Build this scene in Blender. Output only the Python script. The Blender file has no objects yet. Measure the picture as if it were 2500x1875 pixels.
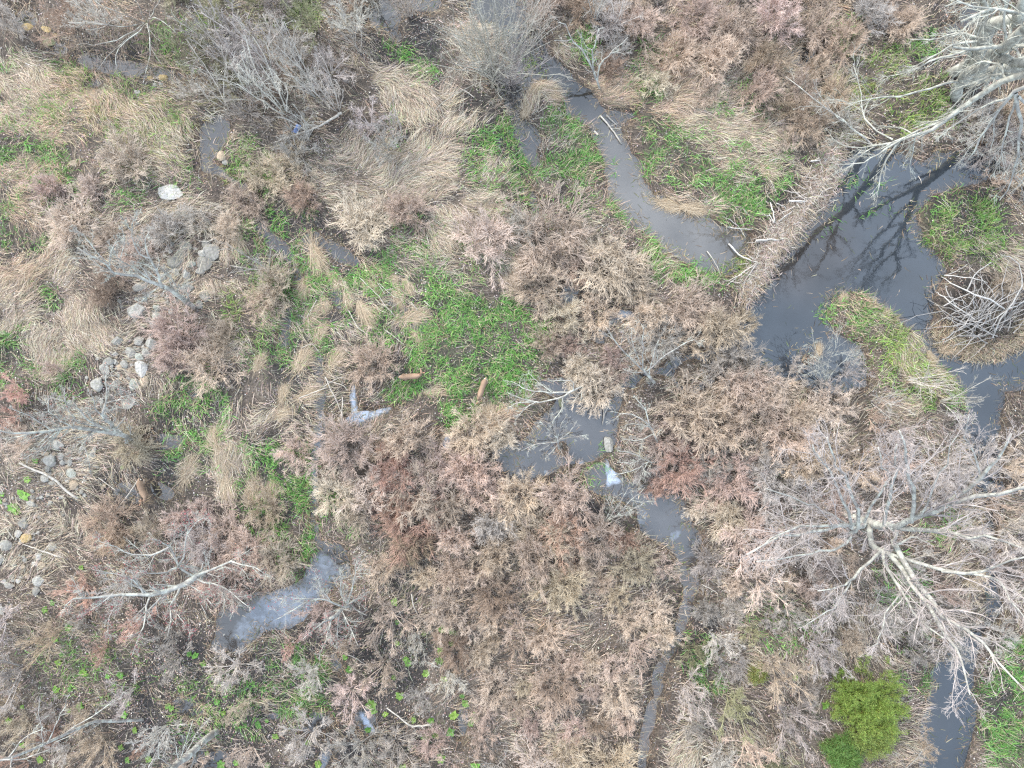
import bpy, math, random
import numpy as np
from mathutils import Vector
random.seed(7)
RNG = np.random.default_rng(11)
SC = bpy.context.scene
COL = SC.collection
# ------------------------------------------------------------------ camera, sky, sun, exposure
H = 38.5                       # camera height over the marsh
S = 57.0 / 2500.0              # metres on the ground per photograph pixel
cam = bpy.data.cameras.new('camera'); camo = bpy.data.objects.new('camera', cam); COL.objects.link(camo)
camo.location = (0, 0, H); camo.rotation_euler = (0, 0, 0)
cam.sensor_width = 36.0; cam.lens = 36.0 * H / 57.0; cam.clip_end = 3000; cam.clip_start = 0.1
SC.camera = camo
SUN_EL, SUN_AZ = math.radians(40), math.radians(-40)      # azimuth from north, negative = west
W_ = bpy.data.worlds.new('World'); SC.world = W_; W_.use_nodes = True
nt = W_.node_tree; nt.nodes.clear()
def wn(t, **k):
    n = nt.nodes.new(t)
    for a, b in k.items(): setattr(n, a, b)
    return n
sky = wn('ShaderNodeTexSky', sky_type='NISHITA', sun_disc=False, sun_elevation=SUN_EL, sun_rotation=SUN_AZ,
         air_density=1.0, dust_density=4.0, ozone_density=1.0)
tc = wn('ShaderNodeTexCoord'); mp = wn('ShaderNodeMapping'); mp.inputs['Scale'].default_value = (1, 1, 1.5)
cl = wn('ShaderNodeTexNoise'); cl.inputs['Scale'].default_value = 2.6; cl.inputs['Detail'].default_value = 6
cr = wn('ShaderNodeValToRGB')
cr.color_ramp.elements[0].position = .36; cr.color_ramp.elements[0].color = (5.0, 6.3, 8.1, 1)
cr.color_ramp.elements[1].position = .66; cr.color_ramp.elements[1].color = (9.2, 10.4, 12.0, 1)
mx = wn('ShaderNodeMixRGB'); mx.inputs[0].default_value = .78
bg = wn('ShaderNodeBackground'); bg.inputs['Strength'].default_value = .1
ow = wn('ShaderNodeOutputWorld')
L = nt.links.new
L(tc.outputs['Generated'], mp.inputs[0]); L(mp.outputs[0], cl.inputs['Vector']); L(cl.outputs['Fac'], cr.inputs[0])
L(sky.outputs[0], mx.inputs[1]); L(cr.outputs[0], mx.inputs[2]); L(mx.outputs[0], bg.inputs[0]); L(bg.outputs[0], ow.inputs[0])
sl = bpy.data.lights.new('sun', 'SUN'); sl.energy = 1.9; sl.angle = math.radians(14); sl.color = (1, .93, .82)
so = bpy.data.objects.new('sun', sl); COL.objects.link(so); so.location = (0, 0, 60)
_d = Vector((math.sin(SUN_AZ) * math.cos(SUN_EL), math.cos(SUN_AZ) * math.cos(SUN_EL), math.sin(SUN_EL)))
so.rotation_euler = _d.to_track_quat('Z', 'Y').to_euler()
SC.view_settings.view_transform = 'Standard'; SC.view_settings.look = 'None'
SC.view_settings.exposure = 1.5; SC.view_settings.gamma = 1
SC.render.engine = 'CYCLES'; SC.cycles.use_denoising = False
SC.cycles.max_bounces = 6; SC.cycles.diffuse_bounces = 4; SC.cycles.glossy_bounces = 3; SC.cycles.transparent_max_bounces = 4
SC.cycles.pixel_filter_type = 'BLACKMAN_HARRIS'; SC.cycles.filter_width = 1.3

# ------------------------------------------------------------------ helpers
def P(px, py, z=0.0):
    k = S * (H - z) / H
    return np.array(((px - 1250) * k, (937.5 - py) * k, z))
def topx(x, y): return x / S + 1250, 937.5 - y / S

_LAT = np.random.default_rng(3).random((256, 256))
def vn(x, y, f, s=0):
    x = np.asarray(x) * f + s * 17.31; y = np.asarray(y) * f + s * 9.77
    xi = np.floor(x).astype(int); yi = np.floor(y).astype(int); fx = x - xi; fy = y - yi
    fx = fx * fx * (3 - 2 * fx); fy = fy * fy * (3 - 2 * fy)
    g = lambda a, b: _LAT[(yi + b) & 255, (xi + a) & 255]
    return (g(0, 0) * (1 - fx) + g(1, 0) * fx) * (1 - fy) + (g(0, 1) * (1 - fx) + g(1, 1) * fx) * fy
def fbm(x, y, f, o=4, s=0):
    t = 0; a = .5
    for k in range(o): t = t + a * vn(x, y, f * 2 ** k, s + k); a *= .5
    return t / (1 - .5 ** o)
def sm(a, b, v):
    t = np.clip((v - a) / (b - a), 0, 1); return t * t * (3 - 2 * t)

def mesh_np(name, V, faces, cols=None):
    """V (n,3); faces: list of int arrays (m,k); cols (n,3) point colours"""
    me = bpy.data.meshes.new(name)
    V = np.ascontiguousarray(V, np.float32)
    me.vertices.add(len(V)); me.vertices.foreach_set('co', V.ravel())
    idx = np.concatenate([f.ravel() for f in faces]).astype(np.int32)
    tot = np.concatenate([np.full(len(f), f.shape[1], np.int32) for f in faces])
    st = np.concatenate([[0], np.cumsum(tot)[:-1]]).astype(np.int32)
    me.loops.add(len(idx)); me.loops.foreach_set('vertex_index', idx)
    me.polygons.add(len(tot)); me.polygons.foreach_set('loop_start', st); me.polygons.foreach_set('loop_total', tot)
    me.update(calc_edges=True)
    if cols is not None: add_col(me, 'col', cols)
    return me
def add_col(me, nm, cols):
    a = me.attributes.new(nm, 'FLOAT_COLOR', 'POINT')
    c = np.ones((len(cols), 4), np.float32); c[:, :3] = cols; a.data.foreach_set('color', c.ravel())
def smooth(me): me.polygons.foreach_set('use_smooth', np.ones(len(me.polygons), bool)); return me
def obj(name, me, mat=None, parent=None, color=None, loc=None):
    if mat is not None and not me.materials: me.materials.append(mat)
    o = bpy.data.objects.new(name, me); COL.objects.link(o)
    if parent is not None: o.parent = parent
    if color is not None: o.color = (*color[:3], 1)
    if loc is not None: o.location = loc
    return o
def tag(o, label=None, cat=None, group=None, kind=None):
    if label: o['label'] = label
    if cat: o['category'] = cat
    if group: o['group'] = group
    if kind: o['kind'] = kind
    return o
def empty(name, loc, rz=0):
    o = bpy.data.objects.new(name, None); COL.objects.link(o); o.location = loc; o.rotation_euler = (0, 0, rz)
    o.empty_display_size = .3
    return o

# ------------------------------------------------------------------ materials
def mat(name, base=None, rough=.8, spec=.25):
    m = bpy.data.materials.new(name); m.use_nodes = True
    b = m.node_tree.nodes['Principled BSDF']; b.inputs['Roughness'].default_value = rough
    b.inputs['Specular IOR Level'].default_value = spec
    if base: b.inputs['Base Color'].default_value = (*base, 1)
    return m, m.node_tree, b
def N(t, typ, **k):
    n = t.nodes.new(typ)
    for a, b in k.items():
        if a in n.inputs: n.inputs[a].default_value = b
        else: setattr(n, a, b)
    return n
def noise_mul(t, src, scale, lo, hi, coord='Object', detail=3):
    """multiply colour src by a noise between lo and hi"""
    tcn = N(t, 'ShaderNodeTexCoord'); nz = N(t, 'ShaderNodeTexNoise', Scale=scale, Detail=detail)
    mr = N(t, 'ShaderNodeMapRange'); mr.inputs['From Min'].default_value = .3; mr.inputs['From Max'].default_value = .7
    mr.inputs['To Min'].default_value = lo; mr.inputs['To Max'].default_value = hi
    ml = N(t, 'ShaderNodeMixRGB', blend_type='MULTIPLY'); ml.inputs[0].default_value = 1
    t.links.new(tcn.outputs[coord], nz.inputs['Vector']); t.links.new(nz.outputs['Fac'], mr.inputs['Value'])
    t.links.new(src, ml.inputs[1]); t.links.new(mr.outputs[0], ml.inputs[2])
    return ml.outputs[0], nz
def mat_twig():
    m, t, b = mat('twig_bark', rough=.85, spec=.15)
    oi = N(t, 'ShaderNodeObjectInfo'); o, _ = noise_mul(t, oi.outputs['Color'], 2.2, .72, 1.35)
    t.links.new(o, b.inputs['Base Color']); return m
def mat_bark():
    m, t, b = mat('lichen_bark', rough=.85, spec=.15)
    oi = N(t, 'ShaderNodeObjectInfo'); o, _ = noise_mul(t, oi.outputs['Color'], 3.0, .55, 1.05, detail=6)
    tcn = N(t, 'ShaderNodeTexCoord'); nz = N(t, 'ShaderNodeTexNoise', Scale=2.6, Detail=5, Roughness=.65)
    rp = N(t, 'ShaderNodeValToRGB'); rp.color_ramp.elements[0].position = .5; rp.color_ramp.elements[1].position = .57
    mix = N(t, 'ShaderNodeMixRGB'); mix.inputs[2].default_value = (.47, .48, .42, 1)
    t.links.new(tcn.outputs['Object'], nz.inputs['Vector']); t.links.new(nz.outputs['Fac'], rp.inputs[0])
    t.links.new(rp.outputs[0], mix.inputs[0]); t.links.new(o, mix.inputs[1]); t.links.new(mix.outputs[0], b.inputs['Base Color'])
    bp = N(t, 'ShaderNodeBump', Strength=.5, Distance=.03); t.links.new(nz.outputs['Fac'], bp.inputs['Height']); t.links.new(bp.outputs[0], b.inputs['Normal'])
    return m
def mat_attr(name, rough=.7, spec=.2, trans=0.0):
    m, t, b = mat(name, rough=rough, spec=spec)
    at = N(t, 'ShaderNodeAttribute', attribute_name='col'); t.links.new(at.outputs['Color'], b.inputs['Base Color'])
    if trans:
        tr = N(t, 'ShaderNodeBsdfTranslucent'); t.links.new(at.outputs['Color'], tr.inputs[0])
        ms = N(t, 'ShaderNodeMixShader'); ms.inputs[0].default_value = trans
        t.links.new(b.outputs[0], ms.inputs[1]); t.links.new(tr.outputs[0], ms.inputs[2])
        t.links.new(ms.outputs[0], t.nodes['Material Output'].inputs[0])
    return m
def mat_ground():
    m, t, b = mat('marsh_soil', rough=.8, spec=.3)
    at = N(t, 'ShaderNodeAttribute', attribute_name='col'); o, nz = noise_mul(t, at.outputs['Color'], 1.3, .6, 1.35, detail=8)
    o2, nz2 = noise_mul(t, o, 9.0, .45, 1.6, detail=5)
    t.links.new(o2, b.inputs['Base Color'])
    bp = N(t, 'ShaderNodeBump', Strength=.8, Distance=.06); t.links.new(nz2.outputs['Fac'], bp.inputs['Height']); t.links.new(bp.outputs[0], b.inputs['Normal'])
    rg = N(t, 'ShaderNodeMapRange'); rg.inputs['To Min'].default_value = .45; rg.inputs['To Max'].default_value = .95
    t.links.new(nz.outputs['Fac'], rg.inputs[0]); t.links.new(rg.outputs[0], b.inputs['Roughness'])
    return m
def mat_water():
    m, t, b = mat('pond_water', rough=.04, spec=.5)
    at = N(t, 'ShaderNodeAttribute', attribute_name='col'); o, nz = noise_mul(t, at.outputs['Color'], .45, .7, 1.3, detail=6)
    t.links.new(o, b.inputs['Base Color'])
    fl = N(t, 'ShaderNodeAttribute', attribute_name='film_sheen')
    tcn = N(t, 'ShaderNodeTexCoord'); n2 = N(t, 'ShaderNodeTexNoise', Scale=2.4, Detail=6, Roughness=.7)
    t.links.new(tcn.outputs['Object'], n2.inputs['Vector'])
    ad = N(t, 'ShaderNodeMath', operation='ADD'); nm2 = N(t, 'ShaderNodeMath', operation='MULTIPLY'); nm2.inputs[1].default_value = .6; t.links.new(n2.outputs['Fac'], nm2.inputs[0]); t.links.new(fl.outputs['Fac'], ad.inputs[0]); t.links.new(nm2.outputs[0], ad.inputs[1])
    rp = N(t, 'ShaderNodeValToRGB'); rp.color_ramp.elements[0].position = .38; rp.color_ramp.elements[1].position = .86
    ml7 = N(t, 'ShaderNodeMath', operation='MULTIPLY'); ml7.inputs[1].default_value = .7; t.links.new(ad.outputs[0], ml7.inputs[0]); t.links.new(ml7.outputs[0], rp.inputs[0])
    mi = N(t, 'ShaderNodeMixRGB'); mi.inputs[2].default_value = (.33, .40, .51, 1)  # sky reflected by the surface film, painted in as pale blue base colour
    t.links.new(rp.outputs[0], mi.inputs[0]); t.links.new(o, mi.inputs[1]); t.links.new(mi.outputs[0], b.inputs['Base Color'])
    b.inputs['IOR'].default_value = 1.82
    mr = N(t, 'ShaderNodeMapRange'); mr.inputs['To Min'].default_value = .015; mr.inputs['To Max'].default_value = .3
    t.links.new(rp.outputs[0], mr.inputs[0]); t.links.new(mr.outputs[0], b.inputs['Roughness'])
    n3 = N(t, 'ShaderNodeTexNoise', Scale=5.0, Detail=3); t.links.new(tcn.outputs['Object'], n3.inputs['Vector'])
    bp = N(t, 'ShaderNodeBump', Strength=.03, Distance=.03); t.links.new(n3.outputs['Fac'], bp.inputs['Height']); t.links.new(bp.outputs[0], b.inputs['Normal'])
    return m
def mat_rock():
    m, t, b = mat('field_stone', rough=.85, spec=.2)
    oi = N(t, 'ShaderNodeObjectInfo'); o, nz = noise_mul(t, oi.outputs['Color'], 3.5, .6, 1.25, detail=8)
    tcn = N(t, 'ShaderNodeTexCoord'); n2 = N(t, 'ShaderNodeTexNoise', Scale=6.0, Detail=4)
    rp = N(t, 'ShaderNodeValToRGB'); rp.color_ramp.elements[0].position = .56; rp.color_ramp.elements[1].position = .66
    mi = N(t, 'ShaderNodeMixRGB'); mi.inputs[2].default_value = (.16, .17, .12, 1)
    t.links.new(tcn.outputs['Object'], n2.inputs['Vector']); t.links.new(n2.outputs['Fac'], rp.inputs[0])
    t.links.new(rp.outputs[0], mi.inputs[0]); t.links.new(o, mi.inputs[1]); t.links.new(mi.outputs[0], b.inputs['Base Color'])
    bp = N(t, 'ShaderNodeBump', Strength=.7, Distance=.04); t.links.new(nz.outputs['Fac'], bp.inputs['Height']); t.links.new(bp.outputs[0], b.inputs['Normal'])
    return m
def mat_fur():
    m, t, b = mat('deer_fur', rough=.9, spec=.1)
    oi = N(t, 'ShaderNodeObjectInfo'); o, _ = noise_mul(t, oi.outputs['Color'], 3.0, .8, 1.15, detail=5)
    tcn = N(t, 'ShaderNodeTexCoord'); sp = N(t, 'ShaderNodeSeparateXYZ'); t.links.new(tcn.outputs['Object'], sp.inputs[0])
    mr = N(t, 'ShaderNodeMapRange'); mr.inputs['From Min'].default_value = .62; mr.inputs['From Max'].default_value = .45
    t.links.new(sp.outputs['Z'], mr.inputs[0])
    mi = N(t, 'ShaderNodeMixRGB'); mi.inputs[2].default_value = (.42, .33, .25, 1)
    t.links.new(mr.outputs[0], mi.inputs[0]); t.links.new(o, mi.inputs[1]); t.links.new(mi.outputs[0], b.inputs['Base Color'])
    return m
def mat_plain(name, rough=.8):
    m, t, b = mat(name, rough=rough, spec=.2)
    oi = N(t, 'ShaderNodeObjectInfo'); o, _ = noise_mul(t, oi.outputs['Color'], 7.0, .7, 1.25)
    t.links.new(o, b.inputs['Base Color']); return m
M_TWIG, M_BARK, M_GROUND, M_WATER, M_ROCK, M_FUR = mat_twig(), mat_bark(), mat_ground(), mat_water(), mat_rock(), mat_fur()
M_STRAW = mat_attr('dry_stems', .75, .2); M_GRASS = mat_attr('sedge_blades', .55, .35, .25); M_LEAF = mat_attr('leaf_litter', .8, .2)
M_PLANT = mat_plain('plant_matter'); M_DEAD = mat_plain('dead_wood')
# ------------------------------------------------------------------ maps of the ground cover (surveyed plan, 0.114 m cells)
ST = 5.0; GX0, GY0 = -300.0, -300.0; NX, NY = 620, 495
_gx = GX0 + ST * np.arange(NX); _gy = GY0 + ST * np.arange(NY)
PX, PY = np.meshgrid(_gx, _gy); WX = (PX - 1250) * S; WY = (937.5 - PY) * S
JX = 34 * (fbm(WX, WY, .55, 4, 1) - .5) * 2; JY = 34 * (fbm(WX, WY, .55, 4, 2) - .5) * 2
def sdf(poly, jit=0.0, pad=90):
    """signed distance in plan pixels, negative inside"""
    p = np.array(poly, float); out = np.full(PX.shape, 999.0)
    x0, y0 = p.min(0) - pad; x1, y1 = p.max(0) + pad
    a, b = max(0, int((x0 - GX0) / ST)), min(NX, int((x1 - GX0) / ST) + 1); c, d = max(0, int((y0 - GY0) / ST)), min(NY, int((y1 - GY0) / ST) + 1)
    if b <= a or d <= c: return out
    X = (PX + jit * JX)[c:d, a:b]; Y = (PY + jit * JY)[c:d, a:b]
    D = np.full(X.shape, 1e9); ins = np.zeros(X.shape, bool); n = len(p)
    for i in range(n):
        ax, ay = p[i]; bx, by = p[(i + 1) % n]; ex, ey = bx - ax, by - ay
        t = np.clip(((X - ax) * ex + (Y - ay) * ey) / (ex * ex + ey * ey + 1e-9), 0, 1)
        D = np.minimum(D, (X - ax - t * ex) ** 2 + (Y - ay - t * ey) ** 2)
        cnd = (ay > Y) != (by > Y)
        ins ^= cnd & (X < ex * (Y - ay) / (ey if abs(ey) > 1e-9 else 1e-9) + ax)
    D = np.sqrt(D); out[c:d, a:b] = np.where(ins, -D, D); return out
def line_sdf(pts):
    """pts (px,py,halfwidth): distance to a tapering channel"""
    out = np.full(PX.shape, 999.0)
    X = PX + .5 * JX; Y = PY + .5 * JY
    for (ax, ay, aw), (bx, by, bw) in zip(pts[:-1], pts[1:]):
        ex, ey = bx - ax, by - ay
        t = np.clip(((X - ax) * ex + (Y - ay) * ey) / (ex * ex + ey * ey + 1e-9), 0, 1)
        out = np.minimum(out, np.hypot(X - ax - t * ex, Y - ay - t * ey) - (aw + t * (bw - aw)))
    return out
def blob(ch, lst, soft=.45):
    for (x, y, rx, ry, a, v) in lst:
        c, s = math.cos(math.radians(a)), math.sin(math.radians(a))
        dx, dy = PX + .7 * JX - x, -(PY + .7 * JY - y)
        q = np.hypot((dx * c + dy * s) / rx, (-dx * s + dy * c) / ry)
        np.maximum(ch, v * sm(1 + soft, 1 - soft, q), out=ch)
def fill(ch, poly, v, soft=22, jit=.6):
    np.maximum(ch, v * sm(soft, -soft, sdf(poly, jit)), out=ch)

# --- open water
STREAM = [(1150,-60),(1270,-60),(1290,60),(1335,110),(1364,153),(1402,188),(1437,220),(1462,258),(1480,268),(1552,275),(1510,300),(1513,330),(1529,359),(1567,399),(1570,428),(1599,478),(1636,498),(1674,503),(1691,518),(1732,524),(1758,541),(1815,553),(1835,585),(1815,640),(1778,657),(1732,657),(1688,652),(1659,637),(1631,620),(1607,626),(1604,599),(1587,573),(1547,541),(1515,506),(1492,474),(1473,432),(1487,412),(1460,341),(1440,312),(1396,283),(1388,252),(1367,222),(1330,200),(1225,190),(1225,100),(1180,75),(1150,40)]
SIDE = [(1195,185),(1240,170),(1310,200),(1295,240),(1285,290),(1318,330),(1306,380),(1326,408),(1300,400),(1268,350),(1255,320),(1225,260)]
POND = [(2034,460),(2030,400),(2060,365),(2130,352),(2200,372),(2260,400),(2290,372),(2400,345),(2440,380),(2410,440),(2330,450),(2270,472),(2226,530),(2236,558),(2265,605),(2300,636),(2304,665),(2288,697),(2277,735),(2268,804),(2294,848),(2330,866),(2424,868),(2520,840),(2600,850),(2600,930),(2500,945),(2446,938),(2436,1015),(2440,1120),(2450,1200),(2380,1220),(2370,1120),(2350,1050),(2349,960),(2334,923),(2285,888),(2253,859),(2242,816),(2201,788),(2181,767),(2149,746),(2112,726),(2068,715),(2034,735),(2020,772),(2031,807),(2062,832),(2097,848),(2106,885),(2110,940),(2060,960),(1990,958),(1950,930),(1890,960),(1840,940),(1780,925),(1700,960),(1640,945),(1580,960),(1530,950),(1512,985),(1500,960),(1530,925),(1600,905),(1640,870),(1691,866),(1732,850),(1778,826),(1812,755),(1818,736),(1847,715),(1862,680),(1878,634),(1911,599),(1943,564),(2022,500)]
MID = [(1300,940),(1330,925),(1400,930),(1440,940),(1480,975),(1512,985),(1512,1015),(1500,1053),(1500,1080),(1477,1105),(1446,1128),(1385,1140),(1335,1163),(1275,1180),(1245,1160),(1250,1094),(1278,1076),(1312,1036),(1356,1001),(1370,975),(1330,955)]
LOW = [(1428,1160),(1475,1120),(1500,1150),(1560,1185),(1600,1185),(1639,1204),(1667,1232),(1692,1281),(1704,1325),(1706,1400),(1655,1400),(1652,1362),(1614,1322),(1560,1288),(1556,1245),(1490,1215),(1440,1195)]
OUT = [(1681,1390,24),(1686,1440,17),(1684,1467,13),(1658,1548,9),(1630,1612,12),(1616,1655,10),(1600,1713,5),(1580,1765,9),(1565,1823,7),(1555,1880,10),(1550,1960,10)]
RIGHT = [(2395,1000,40),(2410,1070,30),(2395,1130,10),(2400,1230,20),(2425,1330,8),(2420,1400,9),(2420,1480,22),(2395,1540,10),(2330,1640,45),(2320,1720,62),(2312,1790,58),(2300,1880,50),(2290,1990,50)]
LEFT = [(525,318,36),(515,360,24),(506,395,8),(560,430,5),(612,470,11),(634,547,12),(672,585,10),(705,625,9),(730,670,10),(735,720,8)]
DITCH = [(778,860,8),(778,920,9),(776,1000,8),(778,1080,9),(772,1150,6),(770,1210,6),(766,1280,5),(772,1330,8)]
POOLL = [(528,1500),(522,1575),(590,1585),(632,1548),(700,1522),(745,1495),(795,1462),(855,1400),(850,1340),(775,1322),(763,1380),(740,1412),(680,1447),(620,1452),(588,1478)]
wd = np.minimum.reduce([sdf(STREAM, .5), sdf(SIDE, .6), sdf(POND, .5), sdf(MID, .3), sdf(LOW, .3), sdf(POOLL, .4), line_sdf(OUT), line_sdf(RIGHT), line_sdf(LEFT), line_sdf(DITCH)])
wd = wd + 8 * (fbm(WX, WY, 1.4, 3, 81) - .5) * 2 * (np.abs(wd) < 40)
POOLS = [(766,592,24,20,-40,0),(832,622,44,15,-32,0),(1040,10,26,22,0,0),(965,80,14,10,0,0),(940,30,40,40,0,0),(1958,132,28,22,20,0),(320,175,105,14,-8,0),(215,150,26,20,0,0),(60,45,30,22,0,0),(135,115,22,16,0,0),(222,205,18,8,10,0),(1392,712,18,40,-20,0),(1520,778,30,12,10,0),(1466,825,16,16,0,0),(1240,1120,30,36,0,0),(1102,1084,10,18,0,0),(888,1020,44,14,8,0),(866,980,9,30,0,0),(940,1010,22,9,25,0),(460,1728,38,22,-20,0),(510,1850,50,24,0,0),(768,1762,34,18,20,0),(893,1762,22,30,30,0),(795,1852,12,26,-20,0),(1134,1745,12,36,8,0),(824,1627,10,20,15,0),(393,1075,40,14,0,0),(400,1190,26,16,-20,0),(310,1205,22,26,0,0),(1300,505,8,30,0,0),(2375,40,26,30,0,0),(2330,70,24,12,0,0),(470,960,16,20,30,0),(1010,770,34,8,-30,0),(960,735,30,8,-40,0),(1010,800,26,8,-35,0),(700,800,12,40,0,0),(820,720,14,26,30,0),(1780,1030,16,10,0,0),(1320,1440,8,8,0,0)]
for (x, y, rx, ry, a, _) in POOLS:
    c, s = math.cos(math.radians(a)), math.sin(math.radians(a)); dx, dy = PX + .5 * JX - x, -(PY + .5 * JY - y)
    wd = np.minimum(wd, (np.hypot((dx * c + dy * s) / rx, (-dx * s + dy * c) / ry) - 1) * min(rx, ry))
# --- islands kept dry
for (x, y, rx, ry, a, _) in [(1334,222,32,22,15,0),(1300,265,26,30,0,0),(1370,1100,20,24,0,0),(1520,1010,14,14,0,0),(2028,1000,20,20,0,0),(1960,880,10,18,0,0),(1688,905,45,34,0,0),(1790,905,60,40,0,0),(1500,890,50,40,0,0),(1455,955,28,22,0,0),(1605,950,50,36,0,0)]:
    c, s = math.cos(math.radians(a)), math.sin(math.radians(a)); dx, dy = PX + .6 * JX - x, -(PY + .6 * JY - y)
    wd = np.maximum(wd, -(np.hypot((dx * c + dy * s) / rx, (-dx * s + dy * c) / ry) - 1) * min(rx, ry))
# --- wet, half flooded ground
wet = np.zeros(PX.shape)
blob(wet, [(880,720,230,120,-25,.8),(760,900,110,190,0,.75),(1120,880,210,150,0,.55),(460,1060,90,180,-20,.7),(680,1180,110,130,0,.7),(560,1690,340,200,15,.85),(960,1600,120,150,0,.7),(900,1790,200,90,0,.75),(760,600,160,80,-35,.7),(1260,350,60,110,0,.8),(1170,300,70,90,40,.7),(980,90,110,90,0,.8),(300,170,200,60,-8,.8),(1420,1210,140,60,-20,.75),(1640,1200,120,90,0,.6),(1940,470,90,90,0,.85),(1880,420,80,60,0,.7),(2360,460,160,110,0,.7),(2400,560,90,90,0,.6),(1700,1100,300,160,0,.5),(1260,1110,90,60,0,.7),(80,620,60,30,10,.6),(120,740,60,50,0,.6),(60,860,60,60,0,.6),(300,1190,60,60,0,.8),(2440,1740,80,160,0,.6),(2350,150,140,160,0,.6),(500,350,60,70,0,.6),(1440,740,90,110,0,.7),(1100,1300,220,60,0,.4),(220,1640,160,120,0,.45),(480,1700,160,160,20,.8),(1700,1560,60,120,10,.7),(1000,1420,40,90,0,.7)])
lodge_d = np.hypot((PX - 2400) / 115, (PY - 765) / 95)
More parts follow.
